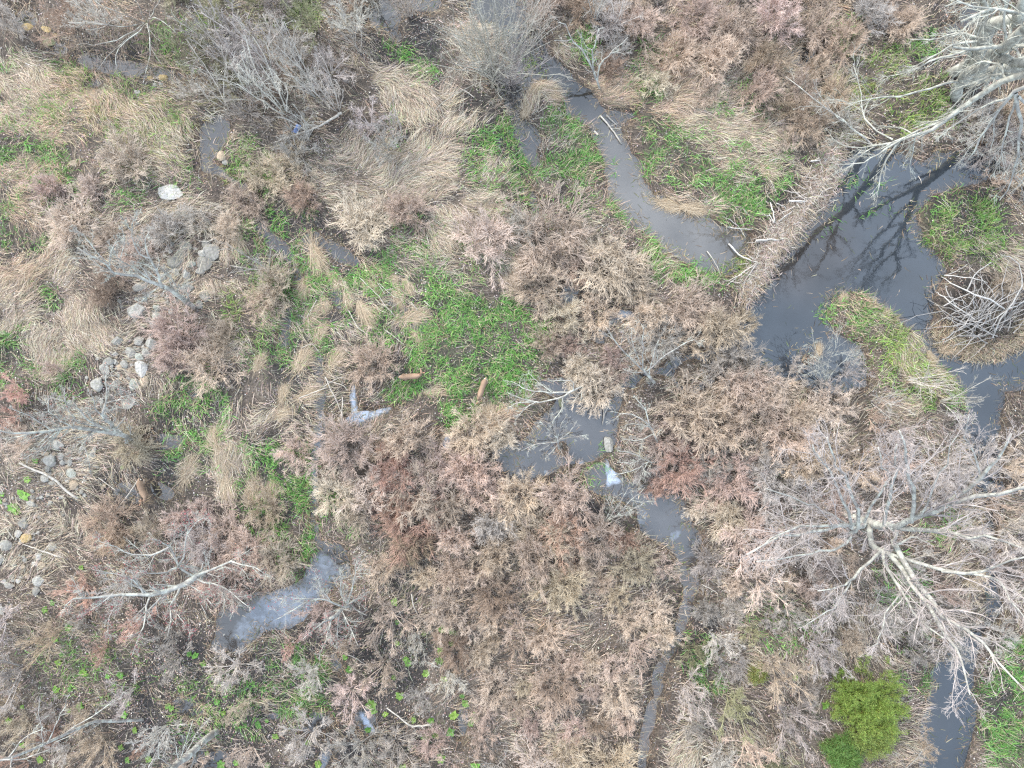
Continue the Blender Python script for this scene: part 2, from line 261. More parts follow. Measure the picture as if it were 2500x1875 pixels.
# --- fresh green sedge
green = np.zeros(PX.shape); olive = np.zeros(PX.shape)
for poly, v in [
    ([(860,655),(960,635),(1010,655),(1060,650),(1110,715),(1180,735),(1260,740),(1335,800),(1345,880),(1310,920),(1270,985),(1180,1010),(1130,1045),(1090,1045),(1070,990),(1030,955),(970,990),(955,960),(962,900),(1000,880),(960,800),(900,740),(830,690)], 1.0),
    ([(690,600),(800,640),(900,650),(980,760),(950,850),(900,830),(850,800),(740,800),(690,720)], .8), ([(640,700),(740,720),(840,860),(700,900),(640,820)], .5), ([(900,600),(1060,560),(1110,640),(940,650)], .5),
    ([(1338,275),(1385,268),(1420,305),(1450,327),(1462,376),(1489,414),(1468,428),(1440,463),(1402,478),(1356,466),(1283,424),(1240,405),(1235,376),(1300,390),(1341,385),(1344,362),(1325,310)], 1.0),
    ([(1552,283),(1616,288),(1668,345),(1717,388),(1761,430),(1830,440),(1900,470),(1900,520),(1835,540),(1790,546),(1755,535),(1726,489),(1690,470),(1640,452),(1573,432),(1556,375),(1573,341)], .95),
    ([(1640,330),(1700,310),(1800,350),(1860,330),(1920,320),(1960,400),(1900,470),(1780,450)], .6),
    ([(1567,561),(1606,595),(1612,628),(1645,640),(1674,652),(1717,660),(1746,645),(1795,660),(1778,695),(1688,700),(1602,690),(1575,650)], 1.0),
    ([(1486,485),(1548,541),(1540,552),(1500,530),(1478,500)], .9),
    ([(2224,532),(2250,480),(2310,460),(2420,478),(2450,560),(2475,615),(2410,655),(2330,655),(2303,640),(2265,605)], .75),
    ([(2034,735),(2068,717),(2112,728),(2149,748),(2181,769),(2201,792),(2242,818),(2253,859),(2285,888),(2334,923),(2352,955),(2323,1000),(2250,1000),(2180,950),(2110,900),(2097,845),(2062,830),(2031,807),(2022,772)], .62),
    ([(927,95),(1005,95),(1010,130),(1063,140),(1070,197),(1010,200),(950,150)], .8),
    ([(1213,275),(1265,280),(1280,330),(1235,390),(1170,395),(1165,340)], .8),
    ([(1150,395),(1240,400),(1330,470),(1450,490),(1470,520),(1400,530),(1290,470),(1170,470)], .55),
    ([(1535,175),(1600,185),(1605,255),(1560,270),(1530,230)], .95),
    ([(2400,1640),(2440,1560),(2620,1500),(2620,1990),(2380,1990),(2395,1800),(2385,1700)], .9),
    ([(1660,1545),(1700,1530),(1750,1590),(1760,1680),(1720,1690),(1680,1630)], .6),
    ([(1645,640),(1600,700),(1560,720),(1580,660)], .4),
    ([(405,986),(470,980),(492,1050),(480,1122),(430,1130),(395,1060)], .8),
    ([(415,920),(492,915),(492,968),(425,975)], .75), ([(573,1165),(640,1150),(650,1290),(590,1290)], .75), ([(380,980),(520,900),(570,1000),(530,1130),(400,1150)], .75), ([(600,1080),(770,1080),(785,1400),(680,1380),(600,1250)], .85), ([(570,700),(690,640),(720,860),(600,900)], .45), ([(1080,560),(1200,600),(1180,700),(1100,680)], .3), ([(960,260),(1010,330),(1000,400),(950,340)], .4), ([(1130,330),(1190,310),(1190,440),(1130,470)], .6), ([(560,560),(640,520),(660,640),(600,660)], .4), ([(-60,380),(200,400),(240,520),(-60,540)], .35), ([(180,180),(330,200),(360,300),(220,300)], .4), ([(0,900),(260,860),(220,980),(0,960)], .35),
    ([(620,1108),(760,1110),(765,1280),(740,1380),(690,1350),(620,1260)], .75), ([(780,1200),(870,1215),(870,1300),(790,1300)], .65),
    ([(640,1560),(760,1570),(815,1640),(800,1730),(720,1770),(640,1690)], .6), ([(420,1650),(640,1640),(640,1800),(420,1820)], .3),
    ([(640,365),(670,380),(690,450),(620,480),(600,420)], .8), ([(540,320),(640,340),(640,440),(560,440)], .55),
    ([(649,505),(730,505),(740,590),(680,590)], .7), ([(544,710),(622,700),(622,807),(560,800)], .5),
    ([(-60,345),(174,340),(180,420),(60,470),(-60,470)], .55), ([(-60,560),(150,560),(150,600),(-60,610)], .6), ([(-60,460),(60,480),(60,520),(-60,520)], .5),
    ([(84,705),(136,705),(136,760),(90,760)], .9), ([(-60,800),(72,800),(72,900),(-60,900)], .75), ([(140,880),(220,860),(240,960),(150,960)], .5),
    ([(250,330),(345,250),(345,340),(290,380)], .6), ([(300,230),(420,220),(480,330),(380,360)], .4), ([(120,140),(220,150),(220,230),(130,200)], .5), ([(0,130),(70,150),(60,180),(0,180)], .5),
    ([(2074,162),(2135,160),(2135,249),(2075,250)], .5), ([(2140,240),(2300,180),(2330,300),(2200,340)], .6), ([(2100,150),(2270,60),(2340,130),(2200,190)], .6), ([(2000,60),(2100,40),(2110,140),(2030,170)], .35),
    ([(480,20),(560,10),(545,90),(480,90)], .5), ([(640,-40),(790,-40),(790,60),(650,60)], .5), ([(1180,60),(1240,20),(1245,70)], .5),
    ([(370,70),(470,60),(480,180),(360,160)], .42), ([(1830,1160),(1900,1150),(1900,1180)], .2)]:
    fill(green, poly, v, 18, .5)
blob(green, [(1390,1090,26,20,0,.0),(985,800,70,30,-30,.45),(2010,770,26,14,30,.5),(2040,1470,24,20,0,.5),(2300,1290,60,40,0,.3),(1900,1530,90,60,0,.2),(1200,640,50,30,0,.3),(1270,500,70,40,0,.45),(1370,900,40,30,0,.0),(1000,560,80,50,0,.25),(1780,270,60,60,0,.3),(1850,250,80,40,0,.22),(1590,130,40,50,90,.3),(1430,130,40,40,0,.75),(730,560,60,50,0,.4),(240,1630,150,90,0,.22),(320,450,60,50,0,.3),(390,430,100,60,0,.2),(100,300,120,60,0,.3),(700,800,90,70,0,.4),(2180,1420,60,60,0,.35),(2240,1560,40,40,0,.35),(2235,1650,60,40,0,.5),(2050,400,70,60,0,.3)])
green *= sm(-9, 6, wd) * (.6 + .4 * sm(.3, .55, fbm(WX, WY, .9, 3, 5)))
# a few reeds in the shallows
reed = np.zeros(PX.shape); blob(reed, [(1320,160,34,30,0,.5),(2010,770,30,12,30,.5),(1800,650,40,26,0,.5),(2030,560,40,14,40,.35),(2150,520,40,14,0,.35),(2050,530,16,16,0,.4),(1690,645,40,10,10,.3),(2110,445,80,20,0,.2),(1470,1085,26,30,0,.4),(1450,1140,40,14,0,.4),(1500,420,14,26,0,.4),(1430,1180,30,10,0,.3)]); green = np.maximum(green, reed)
blob(olive, [(2250,860,150,110,-35,.75),(2360,580,120,110,0,.45),(2150,250,160,130,0,.8),(2105,205,30,45,0,1.6),(330,260,250,160,-10,.5),(560,60,120,80,0,.9),(720,20,100,60,0,.9),(240,1660,250,150,0,.3),(590,760,60,90,0,.6),(1320,160,40,40,0,1.0),(1800,650,50,40,0,.8),(600,430,90,100,0,.35),(2470,1560,40,60,0,-.2)])
# --- straw mats: (px,py,rx,ry,rot,amount) plus lay direction in degrees
straw = .06 + .16 * sm(.45, .65, fbm(WX, WY, .25, 3, 8))
SANG = (fbm(WX, WY, .09, 3, 21) - .5) * 5.0 + .6 * (fbm(WX, WY, .7, 2, 22) - .5)
SFLOW = [(110,220,150,70,-15,.9,-25),(60,300,90,40,-10,.8,-15),(250,240,90,50,-40,.85,-40),(300,290,90,60,-50,.8,-45),(410,190,60,50,0,.4,-40),(150,330,70,30,0,.8,20),(350,370,85,55,-20,.95,-60),(80,430,80,40,0,.85,10),(400,300,80,50,-45,.7,-50),(460,280,70,50,-45,.6,-45),
 (60,500,50,40,0,.6,30),(120,620,70,30,30,.9,50),(150,660,40,60,30,.85,60),(50,700,70,60,50,.9,60),(180,760,40,60,-60,.9,-60),(220,830,40,70,-70,.9,-70),(110,850,40,60,60,.9,70),(40,790,50,30,30,.8,40),(130,900,60,40,0,.9,75),(180,560,70,40,0,.6,0),(250,600,60,60,0,.5,30),(230,760,40,40,0,.6,-60),
 (996,235,75,60,-30,.95,-60),(960,190,60,40,0,.8,30),(1000,180,70,30,10,.6,0),(1100,270,26,60,20,.8,60),(1120,305,60,32,10,.9,30),(1000,420,120,70,10,1.0,40),(950,390,50,50,40,.85,60),(1060,440,70,50,0,.95,-30),(880,380,60,60,0,.6,50),(1213,425,40,30,0,.9,50),(1160,490,50,50,0,.5,0),(1180,510,60,30,0,.8,20),(1160,575,90,60,-50,.7,-50),(1095,560,60,50,-40,.95,-55),(1230,620,60,40,-40,.8,-40),(880,500,90,60,0,.6,20),(1010,470,90,40,0,.9,60),(820,440,90,60,0,.5,-30),
 (1130,80,70,36,0,.85,10),(1160,140,60,36,0,.6,-30),(1334,215,40,26,20,.85,20),(1300,258,26,24,0,.9,60),(1480,215,60,26,0,.85,20),(1500,240,70,20,5,.8,5),(1370,130,34,30,-45,.6,-50),
 (1640,230,70,60,30,.8,35),(1720,290,110,60,-30,.8,-35),(1690,200,120,70,0,.55,45),(1800,330,110,50,-10,.85,-12),(1700,330,60,40,-40,.6,-30),(1840,400,120,26,-5,.75,-5),(1650,495,45,16,-25,.95,-25),(1704,505,36,20,10,.95,15),(1790,420,70,30,0,.6,0),(1877,417,26,20,20,1.0,-40),(1900,270,110,70,-40,.5,-45),(2000,240,90,70,0,.6,60),(1970,190,60,60,0,.5,0),(1850,130,150,120,0,.3,50),(1650,80,150,120,0,.25,40),
 (463,1137,34,30,0,.95,50),(560,1120,40,60,-80,.9,-75),(600,1180,26,70,-85,.8,-80),(540,1060,40,40,0,.7,60),(660,1050,60,60,0,.5,40),(1185,1020,60,50,70,.6,70),(1250,1000,70,20,40,.8,40),(1060,955,20,20,0,.8,0),(780,960,40,30,0,.7,30),(530,700,24,60,-80,.7,-80),(578,610,20,40,-80,.9,-80),(430,700,60,40,0,.45,20),(490,880,60,30,0,.7,20),(560,860,40,40,0,.7,60),
 (420,690,90,110,60,.4,60),(320,850,90,90,60,.4,60),(160,1090,130,110,60,.4,40),(70,1330,110,130,60,.35,70),(300,560,160,60,0,.45,10),(860,700,26,40,-60,.7,-55),(930,730,20,50,-60,.7,-55),(780,700,20,50,-70,.75,-65),(840,800,20,40,-70,.7,-60),(720,800,24,60,-75,.6,-70),(680,760,24,60,-75,.6,-70),(900,650,40,20,-40,.6,-50),(480,520,90,50,0,.5,-40),(2250,880,90,60,-30,.7,-60),(2430,620,60,50,0,.6,-20),(2420,830,60,24,10,.9,20),(2330,850,60,20,0,.8,5),(2470,470,50,60,0,.6,-40),(1760,1580,40,40,0,.6,50),(1800,1620,60,60,0,.4,20),(1660,1830,50,50,0,.6,80),(2200,1000,60,40,0,.6,10),(320,1095,55,26,-10,.8,-10),(260,1060,40,30,0,.5,0),(2030,300,90,40,-40,.4,-40)]
_wa = np.ones(PX.shape); _sx = np.cos(SANG); _sy = np.sin(SANG)
for (x, y, rx, ry, a, v, d) in SFLOW:
    ch = np.zeros(PX.shape); blob(ch, [(x, y, rx, ry, a, v)]); straw = np.maximum(straw, ch)
    w = 9 * ch ** 2; jd = math.radians(d); _sx += w * math.cos(jd); _sy += w * math.sin(jd)
SANG = np.arctan2(_sy, _sx)
straw *= sm(.9, 1.15, lodge_d) * sm(-4, 10, wd) * (1 - .55 * sm(.5, .9, green)) * (1 - .35 * wet)
# --- leaf litter and twiggy under-brush
litter = .35 + .4 * sm(.4, .7, fbm(WX, WY, .35, 4, 9))
blob(litter, [(560,1680,380,200,0,1.0),(150,1680,220,190,0,1.0),(1040,1600,120,180,0,.9),(1060,385,90,50,0,.9),(2010,1620,170,120,0,.95),(60,1180,120,130,0,.95),(1700,1190,120,60,0,.8),(1160,640,70,40,-40,.8),(60,1640,120,200,0,1.0),(150,1700,160,120,0,.9),(1330,430,40,60,0,.7),(450,940,60,40,0,.7),(990,140,70,70,0,.5),(1250,1640,220,200,0,.6),(2450,300,80,80,0,.5)])
litter *= sm(-2, 12, wd)
brush = .35 + .3 * sm(.45, .6, fbm(WX, WY, .3, 3, 12))
blob(brush, [(650,150,330,190,10,1.0),(1380,640,250,140,-20,.9),(1600,800,260,130,0,.9),(1000,1230,330,260,20,.95),(1700,1060,260,160,0,.9),(1300,1500,330,320,0,1.0),(1300,1780,330,160,0,1.0),(1950,1250,260,320,0,1.0),(2100,1450,240,130,0,.9),(1900,1720,230,180,0,.6),(480,860,120,130,0,.8),(330,1340,330,120,10,.65),(200,1580,260,140,0,.45),(1750,90,330,150,0,.95),(2050,150,200,150,0,.8),(250,560,200,90,0,.7),(430,420,160,80,0,.5),(740,1040,70,60,0,.6),(850,560,140,90,0,.6),(1450,50,130,90,0,.9),(300,80,260,90,0,.8),(1080,1780,250,130,0,.4),(750,1440,120,90,0,.6)])
brush *= sm(.9, 1.15, lodge_d) * sm(-6, 8, wd) * (1 - .8 * sm(.45, .9, green)) * (1 - .7 * wet)
# --- ground heights
dam_d = line_sdf([(2030,372,10),(2002,450,16),(1960,510,14),(1905,570,24),(1868,640,20),(1822,725,12)]) + 9 * (fbm(WX, WY, 1.2, 3, 71) - .5) * 2
base = .10 + .30 * fbm(WX, WY, .22, 3, 31) + .22 * (fbm(WX, WY, .9, 4, 33) - .35)
flood = .03 + .19 * (fbm(WX, WY, .75, 4, 35) - .50)
hh = base * (1 - sm(.25, .75, wet)) + flood * sm(.25, .75, wet)
hh = hh * sm(-4, 34, wd) + .05 * sm(-2, 12, wd) - .03
HT = np.where(wd < 6, np.minimum(hh, .05), hh) * sm(-6, 6, wd) - (.06 + .3 * sm(0, 55, -wd)) * sm(4, -8, wd)
HT = np.maximum(HT, .34 * sm(8, -16, dam_d) - .4 * sm(2, 14, dam_d)); HT = np.maximum(HT, 1.0 * sm(1.0, .1, lodge_d) - .3 * sm(.8, 1.1, lodge_d) - .1)
def sample(A, x, y):
    px, py = topx(np.asarray(x, float), np.asarray(y, float))
    u = np.clip((px - GX0) / ST, 0, NX - 1.001); v = np.clip((py - GY0) / ST, 0, NY - 1.001)
    i, j = u.astype(int), v.astype(int); fu, fv = u - i, v - j
    return (A[j, i] * (1 - fu) + A[j, i + 1] * fu) * (1 - fv) + (A[j + 1, i] * (1 - fu) + A[j + 1, i + 1] * fu) * fv
def gz(x, y): return float(max(sample(HT, x, y), -.05))

# ------------------------------------------------------------------ ground sheet and water sheet
def mix3(a, b, f): return a * (1 - f[..., None]) + np.array(b) * f[..., None]
_soil = np.zeros(PX.shape + (3,)) + np.array((.052, .041, .033))
_soil = mix3(_soil, (.11, .09, .07), sm(.35, .9, litter) * .6)
_soil = mix3(_soil, (.30, .24, .17), sm(.3, 1, straw) * .6)
_soil = mix3(_soil, (.075, .06, .046), sm(.5, 1, brush) * .5)
_soil = mix3(_soil, (.05, .06, .03), sm(.4, 1, green) * .6)
_soil = mix3(_soil, (.026, .024, .024), sm(.3, .8, wet) * .85)
_soil = mix3(_soil, (.075, .062, .05), sm(4, -10, wd))
_soil = mix3(_soil, (.15, .12, .09), sm(6, -12, dam_d) * .8); _soil = mix3(_soil, (.035, .03, .026), sm(1.1, .8, lodge_d))
far = np.array([40, 90, 160, 300, 600]) / S
ax = np.concatenate([GX0 - far[::-1], _gx, _gx[-1] + far]); ay = np.concatenate([GY0 - far[::-1], _gy, _gy[-1] + far])
AX, AY = np.meshgrid(ax, ay)
def pad(A): return np.pad(A, [(5, 5), (5, 5)] + [(0, 0)] * (A.ndim - 2), mode='edge')
gh = pad(HT).copy(); _m = np.ones(gh.shape, bool); _m[5:-5, 5:-5] = False; gh[_m] = .15
V = np.stack([(AX - 1250) * S, (937.5 - AY) * S, gh], -1).reshape(-1, 3)
nyy, nxx = AX.shape; ii = np.arange(nyy * nxx).reshape(nyy, nxx)
F = np.stack([ii[1:, :-1], ii[1:, 1:], ii[:-1, 1:], ii[:-1, :-1]], -1).reshape(-1, 4)
tag(obj('ground', smooth(mesh_np('ground', V, [F], pad(_soil).reshape(-1, 3))), M_GROUND), kind='structure')
near = (HT < .06); cell = near[1:, :-1] | near[1:, 1:] | near[:-1, 1:] | near[:-1, :-1]
iw = np.arange(NX * NY).reshape(NY, NX); F = np.stack([iw[1:, :-1], iw[1:, 1:], iw[:-1, 1:], iw[:-1, :-1]], -1)[cell]
film_sheen = np.zeros(PX.shape)  # where surface film lies, with its sky sheen put into the water colour
blob(film_sheen, [(880,1010,46,18,8,.8),(866,975,9,36,0,.7),(940,1008,30,10,25,.8),(1102,1084,12,20,0,.7),(1492,1165,13,36,-20,.9),(1478,1140,6,22,0,.8),(1500,1175,20,14,0,.8),(1617,1188,20,16,0,.45),(700,1480,110,46,20,.42),(620,1530,60,40,30,.36),(780,1400,60,50,60,.34),(775,1100,9,110,0,.34),(776,1180,7,60,0,.38),(893,1770,10,30,30,.75),(795,1855,14,26,-20,.42),(1520,776,30,12,0,.42),(1413,1138,8,8,0,.45),(1332,1164,10,8,0,.45),(1670,1465,10,40,12,.3),(1655,1540,8,30,30,.34),(1560,1266,12,20,0,.35),(1648,1306,16,16,0,.36),(1310,1200,10,12,0,.4),(560,1160,10,10,0,.4)])
murk_refl = np.zeros(PX.shape + (3,)) + np.array((.030, .028, .027))
_w1 = sm(20, -20, sdf(STREAM)); murk_refl = mix3(murk_refl, (.082, .077, .072), _w1 * sm(240, 400, PY)); murk_refl = mix3(murk_refl, (.018, .017, .016), _w1 * sm(300, 200, PY))  # top reach darkened: dark reflections painted into the water colour
murk_refl = mix3(murk_refl, (.018, .023, .030), sm(20, -20, sdf(POND)))
murk_refl = mix3(murk_refl, (.030, .018, .009), sm(1.3, .4, np.hypot((PX - 1960) / 150, (PY - 600) / 150)) * .45)  # browner round patch mixed in beside the dam
murk_refl = mix3(murk_refl, (.012, .016, .022), sm(30, -20, line_sdf(RIGHT)))
murk_refl = mix3(murk_refl, (.045, .045, .048), np.maximum(sm(20, -20, sdf(MID)), sm(20, -20, sdf(LOW))))
murk_refl = mix3(murk_refl, (.05, .042, .038), sm(20, 0, line_sdf(OUT)))
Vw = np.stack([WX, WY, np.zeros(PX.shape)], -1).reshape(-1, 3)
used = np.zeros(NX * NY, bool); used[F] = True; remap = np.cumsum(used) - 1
mw = mesh_np('water', Vw[used], [remap[F]], murk_refl.reshape(-1, 3)[used])
af = mw.attributes.new('film_sheen', 'FLOAT', 'POINT'); af.data.foreach_set('value', film_sheen.ravel()[used].astype(np.float32))
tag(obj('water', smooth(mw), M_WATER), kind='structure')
# ------------------------------------------------------------------ uncountable cover: blades, stems, leaves
def scatter(dens, per_m2, margin=120, maxn=600000):
    """random ground points, density map (0..1) times per_m2"""
    x0, x1, y0, y1 = -margin, 2500 + margin, -margin, 1875 + margin
    n = int((x1 - x0) * (y1 - y0) * S * S * per_m2); n = min(n, 4000000)
    px = RNG.uniform(x0, x1, n); py = RNG.uniform(y0, y1, n)
    x = (px - 1250) * S; y = (937.5 - py) * S
    k = RNG.random(n) < sample(dens, x, y)
    return x[k][:maxn], y[k][:maxn]
def blades(x, y, z, ang, elev, ln, wd_, droop, sway=.25):
    """two-segment blades: quad and tip triangle; returns verts, faces"""
    n = len(x); b = np.stack([x, y, z], -1)
    ca, sa = np.cos(ang), np.sin(ang); ce, se = np.cos(elev), np.sin(elev)
    d = np.stack([ca * ce, sa * ce, se], -1); side = np.stack([-sa, ca, np.zeros(n)], -1)
    roll = RNG.normal(0, .5, n)[:, None]; side = side * np.cos(roll) + np.array((0, 0, 1.0)) * np.sin(roll)
    w = (wd_ / 2)[:, None] * side; sw = (RNG.normal(0, sway, n) * ln * .5)[:, None] * np.stack([-sa, ca, np.zeros(n)], -1)
    m = b + d * (ln * .5)[:, None] + sw * .3
    e2 = elev - droop; d2 = np.stack([ca * np.cos(e2), sa * np.cos(e2), np.sin(e2)], -1)
    t = m + d2 * (ln * .5)[:, None] + sw; t[:, 2] = np.maximum(t[:, 2], z + .01)
    V = np.stack([b - w, b + w, m - w * .9, m + w * .9, t], 1).reshape(-1, 3)
    o = np.arange(n) * 5
    return V, [np.stack([o, o + 1, o + 3, o + 2], -1), np.stack([o + 2, o + 3, o + 4], -1)]
def vary(c, n, amt=.2, hue=.06):
    c = np.asarray(c, float); c = np.broadcast_to(c, (n, 3)) if c.ndim == 1 else c
    return np.clip(c * np.exp(RNG.normal(0, amt, (n, 1))) * np.exp(RNG.normal(0, hue, (n, 3))), .004, .8)
def pick(pal, n): return np.array(pal)[RNG.integers(0, len(pal), n)]
def hgt(x, y): return np.maximum(sample(HT, x, y), -.06)
def stuff(name, V, F, c, m, rep=5):
    return tag(obj(name, mesh_np(name, V, F, np.repeat(c, rep, 0)), m), kind='stuff')

# fallen straw, lying along the flow
dens = straw * (.25 + .95 * sm(.38, .6, fbm(WX, WY, 1.3, 3, 41)))
x, y = scatter(dens, 300, maxn=420000); n = len(x)
tuft = (fbm(x, y, 1.1, 2, 43) - .5) * 2.2
ang = np.arctan2(sample(np.sin(SANG), x, y), sample(np.cos(SANG), x, y)) + tuft + RNG.normal(0, .30, n)
rise = .02 + .22 * sm(.35, .7, fbm(x, y, .8, 2, 44)) * RNG.random(n)
V, F = blades(x, y, hgt(x, y) + rise, ang, RNG.normal(.14, .2, n), RNG.uniform(.35, 1.0, n), RNG.uniform(.007, .017, n), RNG.normal(.25, .3, n))
pal = [(.48, .41, .315), (.53, .47, .375), (.43, .355, .265), (.38, .31, .225), (.51, .44, .36), (.31, .245, .18)]
c = vary(pick(pal, n), n, .2); gm = sample(olive, x, y) > RNG.uniform(.2, 2.2, n); c[gm] *= (.62, .75, .40)
warm = sm(.55, .72, fbm(x, y, .12, 3, 46))[:, None]; c = c * (1 - warm * .5) + c * np.array((1.03, .82, .70)) * warm * .5
stuff('dead_grass', V, F, c, M_STRAW)
# standing brown weed stems and thin twigs among the shrubs
x, y = scatter(brush * sm(.35, .6, fbm(WX, WY, 1.0, 3, 61)), 80, maxn=260000); n = len(x)
V, F = blades(x, y, hgt(x, y), RNG.uniform(-math.pi, math.pi, n), RNG.uniform(.15, 1.35, n), RNG.uniform(.3, 1.0, n), RNG.uniform(.006, .012, n), RNG.normal(.3, .4, n))
c = vary(pick([(.36, .28, .21), (.43, .34, .27), (.28, .21, .17), (.38, .32, .29), (.46, .38, .30), (.22, .17, .14)], n), n, .25)
gr = sm(.45, .6, fbm(x, y, .1, 3, 47))[:, None]; c = c * (1 - gr * .5) + c.mean(1, keepdims=True) * np.array((1.0, .97, .93)) * gr * .5
gm = sample(olive, x, y) > RNG.uniform(.2, 2.0, n); c[gm] *= (.7, .85, .5)
stuff('weed_stems', V, F, c, M_STRAW)
# leaf litter: small curled leaves
x, y = scatter(litter * (.35 + .65 * sm(.4, .6, fbm(WX, WY, 1.2, 3, 48))), 110, maxn=240000); n = len(x)
V, F = blades(x, y, hgt(x, y) + RNG.uniform(.005, .05, n), RNG.uniform(-math.pi, math.pi, n), RNG.normal(.1, .3, n), RNG.uniform(.05, .11, n), RNG.uniform(.03, .065, n), RNG.normal(.2, .5, n))
c = vary(pick([(.30, .23, .18), (.24, .20, .18), (.16, .12, .10), (.36, .31, .28), (.42, .37, .33), (.12, .10, .095), (.28, .19, .14), (.20, .18, .18)], n), n, .25)
wt = RNG.random(n) < .02; c[wt] = (.62, .58, .54)
stuff('leaf_litter', V, F, c, M_LEAF)
# fresh green sedge blades
dens = green * (.10 + 1.0 * sm(.40, .56, fbm(WX, WY, 1.5, 3, 51)))
x, y = scatter(dens, 215, maxn=300000); n = len(x)
V, F = blades(x, y, hgt(x, y), RNG.uniform(-math.pi, math.pi, n) * .6 + (fbm(x, y, .8, 2, 53) - .5) * 9, RNG.uniform(.3, 1.2, n), RNG.uniform(.28, .66, n), RNG.uniform(.016, .036, n), RNG.uniform(.3, 1.2, n), .25)
c = vary(pick([(.115, .28, .055), (.155, .35, .085), (.085, .225, .045), (.21, .37, .10), (.14, .27, .08)], n), n, .25, .08)
ol = np.clip(sample(olive, x, y), 0, 1.5)[:, None]; c = c * (1 - .55 * np.minimum(ol, 1)) + c * np.array((1.75, .86, .75)) * .55 * np.minimum(ol, 1)
c *= (.75 + .55 * fbm(x, y, .6, 3, 57))[:, None]; yl = RNG.random(n) < .17; c[yl] = vary((.40, .34, .22), int(yl.sum()))
stuff('green_grass', V, F, c, M_GRASS)
# sparse short shoots in the muck and along the banks
sh = np.maximum(.20 * wet, .10 * (litter > .6)) * sm(.45, .62, fbm(WX, WY, .45, 3, 55)) * sm(-12, 4, wd)
x, y = scatter(sh, 160, maxn=90000); n = len(x)
V, F = blades(x, y, hgt(x, y), RNG.uniform(-math.pi, math.pi, n), RNG.uniform(.3, 1.2, n), RNG.uniform(.12, .35, n), RNG.uniform(.012, .022, n), RNG.uniform(.2, .8, n))
stuff('short_grass', V, F, vary(pick([(.09, .16, .04), (.12, .18, .06), (.07, .13, .04), (.16, .18, .08)], n), n, .25), M_GRASS)
# rusty brown herb debris along banks
bank = np.exp(-((wd - 6) / 9) ** 2) * .7
x, y = scatter(bank, 170, maxn=90000); n = len(x)
V, F = blades(x, y, hgt(x, y) + RNG.uniform(0, .06, n), RNG.uniform(-math.pi, math.pi, n), RNG.normal(.25, .3, n), RNG.uniform(.2, .7, n), RNG.uniform(.006, .014, n), RNG.normal(.3, .3, n))
stuff('bank_debris', V, F, vary(pick([(.30, .22, .14), (.20, .14, .09), (.40, .31, .21), (.14, .10, .07)], n), n, .25), M_STRAW)
# floating leaves and sunken stems near the water's edge
fd = np.exp(-((wd + 10) / 14) ** 2) * sm(2, -4, wd) * sm(.4, .6, fbm(WX, WY, .6, 3, 63)) + .02 * sm(0, -20, wd)
x, y = scatter(fd, 60, maxn=40000); n = len(x)
V, F = blades(x, y, np.full(n, .006), RNG.uniform(-math.pi, math.pi, n), RNG.normal(.02, .05, n), RNG.uniform(.06, .5, n), RNG.uniform(.01, .035, n), np.zeros(n))
stuff('floating_debris', V, F, vary(pick([(.22, .17, .11), (.14, .11, .07), (.34, .28, .20), (.10, .12, .05)], n), n, .25), M_STRAW)
# ------------------------------------------------------------------ branches
def nrm(v): return v / (np.linalg.norm(v, axis=-1, keepdims=True) + 1e-9)
class Tubes:
    """collects many tapering tubes (N polylines of K points) into one mesh"""
    def __init__(s): s.V = []; s.F = []; s.n = 0
    def add(s, Pt, R, sides=3):
        Pt = np.asarray(Pt, float); R = np.asarray(R, float)
        if Pt.ndim == 2: Pt = Pt[None]; R = R[None]
        n, K, _ = Pt.shape
        T = np.empty_like(Pt); T[:, 1:-1] = Pt[:, 2:] - Pt[:, :-2]; T[:, 0] = Pt[:, 1] - Pt[:, 0]; T[:, -1] = Pt[:, -1] - Pt[:, -2]; T = nrm(T)
        md = nrm(Pt[:, -1] - Pt[:, 0]); ref = np.where(np.abs(md[:, 2:3]) > .8, np.array((1., 0, 0)), np.array((0, 0, 1.)))[:, None, :]
        u = nrm(np.cross(T, np.broadcast_to(ref, T.shape))); v = np.cross(T, u)
        a = np.arange(sides) * 2 * math.pi / sides
        ring = Pt[:, :, None] + R[:, :, None, None] * (u[:, :, None] * np.cos(a)[None, None, :, None] + v[:, :, None] * np.sin(a)[None, None, :, None])
        base = s.n + np.arange(n * K * sides).reshape(n, K, sides)
        A, B = base[:, :-1], base[:, 1:]
        s.F.append(np.stack([A, np.roll(A, -1, 2), np.roll(B, -1, 2), B], -1).reshape(-1, 4))
        s.V.append(ring.reshape(-1, 3)); s.n += n * K * sides
        if sides >= 5:       # close the far end
            e = base[:, -1]; s.F.append(e.reshape(-1, sides))
    def mesh(s, name, sm_=True, origin=None):
        V = np.concatenate(s.V)
        if origin is not None: V = V - np.asarray(origin)
        me = mesh_np(name, V, s.F); return smooth(me) if sm_ else me
def curve_pts(pts, K, wob=0.0, rng=RNG):
    """resample a hand-set limb to K points along a rounded path"""
    p = np.array(pts, float); q = np.concatenate([[2 * p[0] - p[1]], p, [2 * p[-1] - p[-2]]]); out = []
    for t in np.linspace(0, len(p) - 1 - 1e-6, K):
        i = int(t); f = t - i; a, b, c, d = q[i], q[i + 1], q[i + 2], q[i + 3]
        out.append(.5 * (2 * b + (c - a) * f + (2 * a - 5 * b + 4 * c - d) * f * f + (3 * b - a - 3 * c + d) * f ** 3))
    out = np.array(out); L_ = np.linalg.norm(p[-1] - p[0]); w = rng.normal(0, wob * L_, out.shape); w[0] = 0
    return out + w
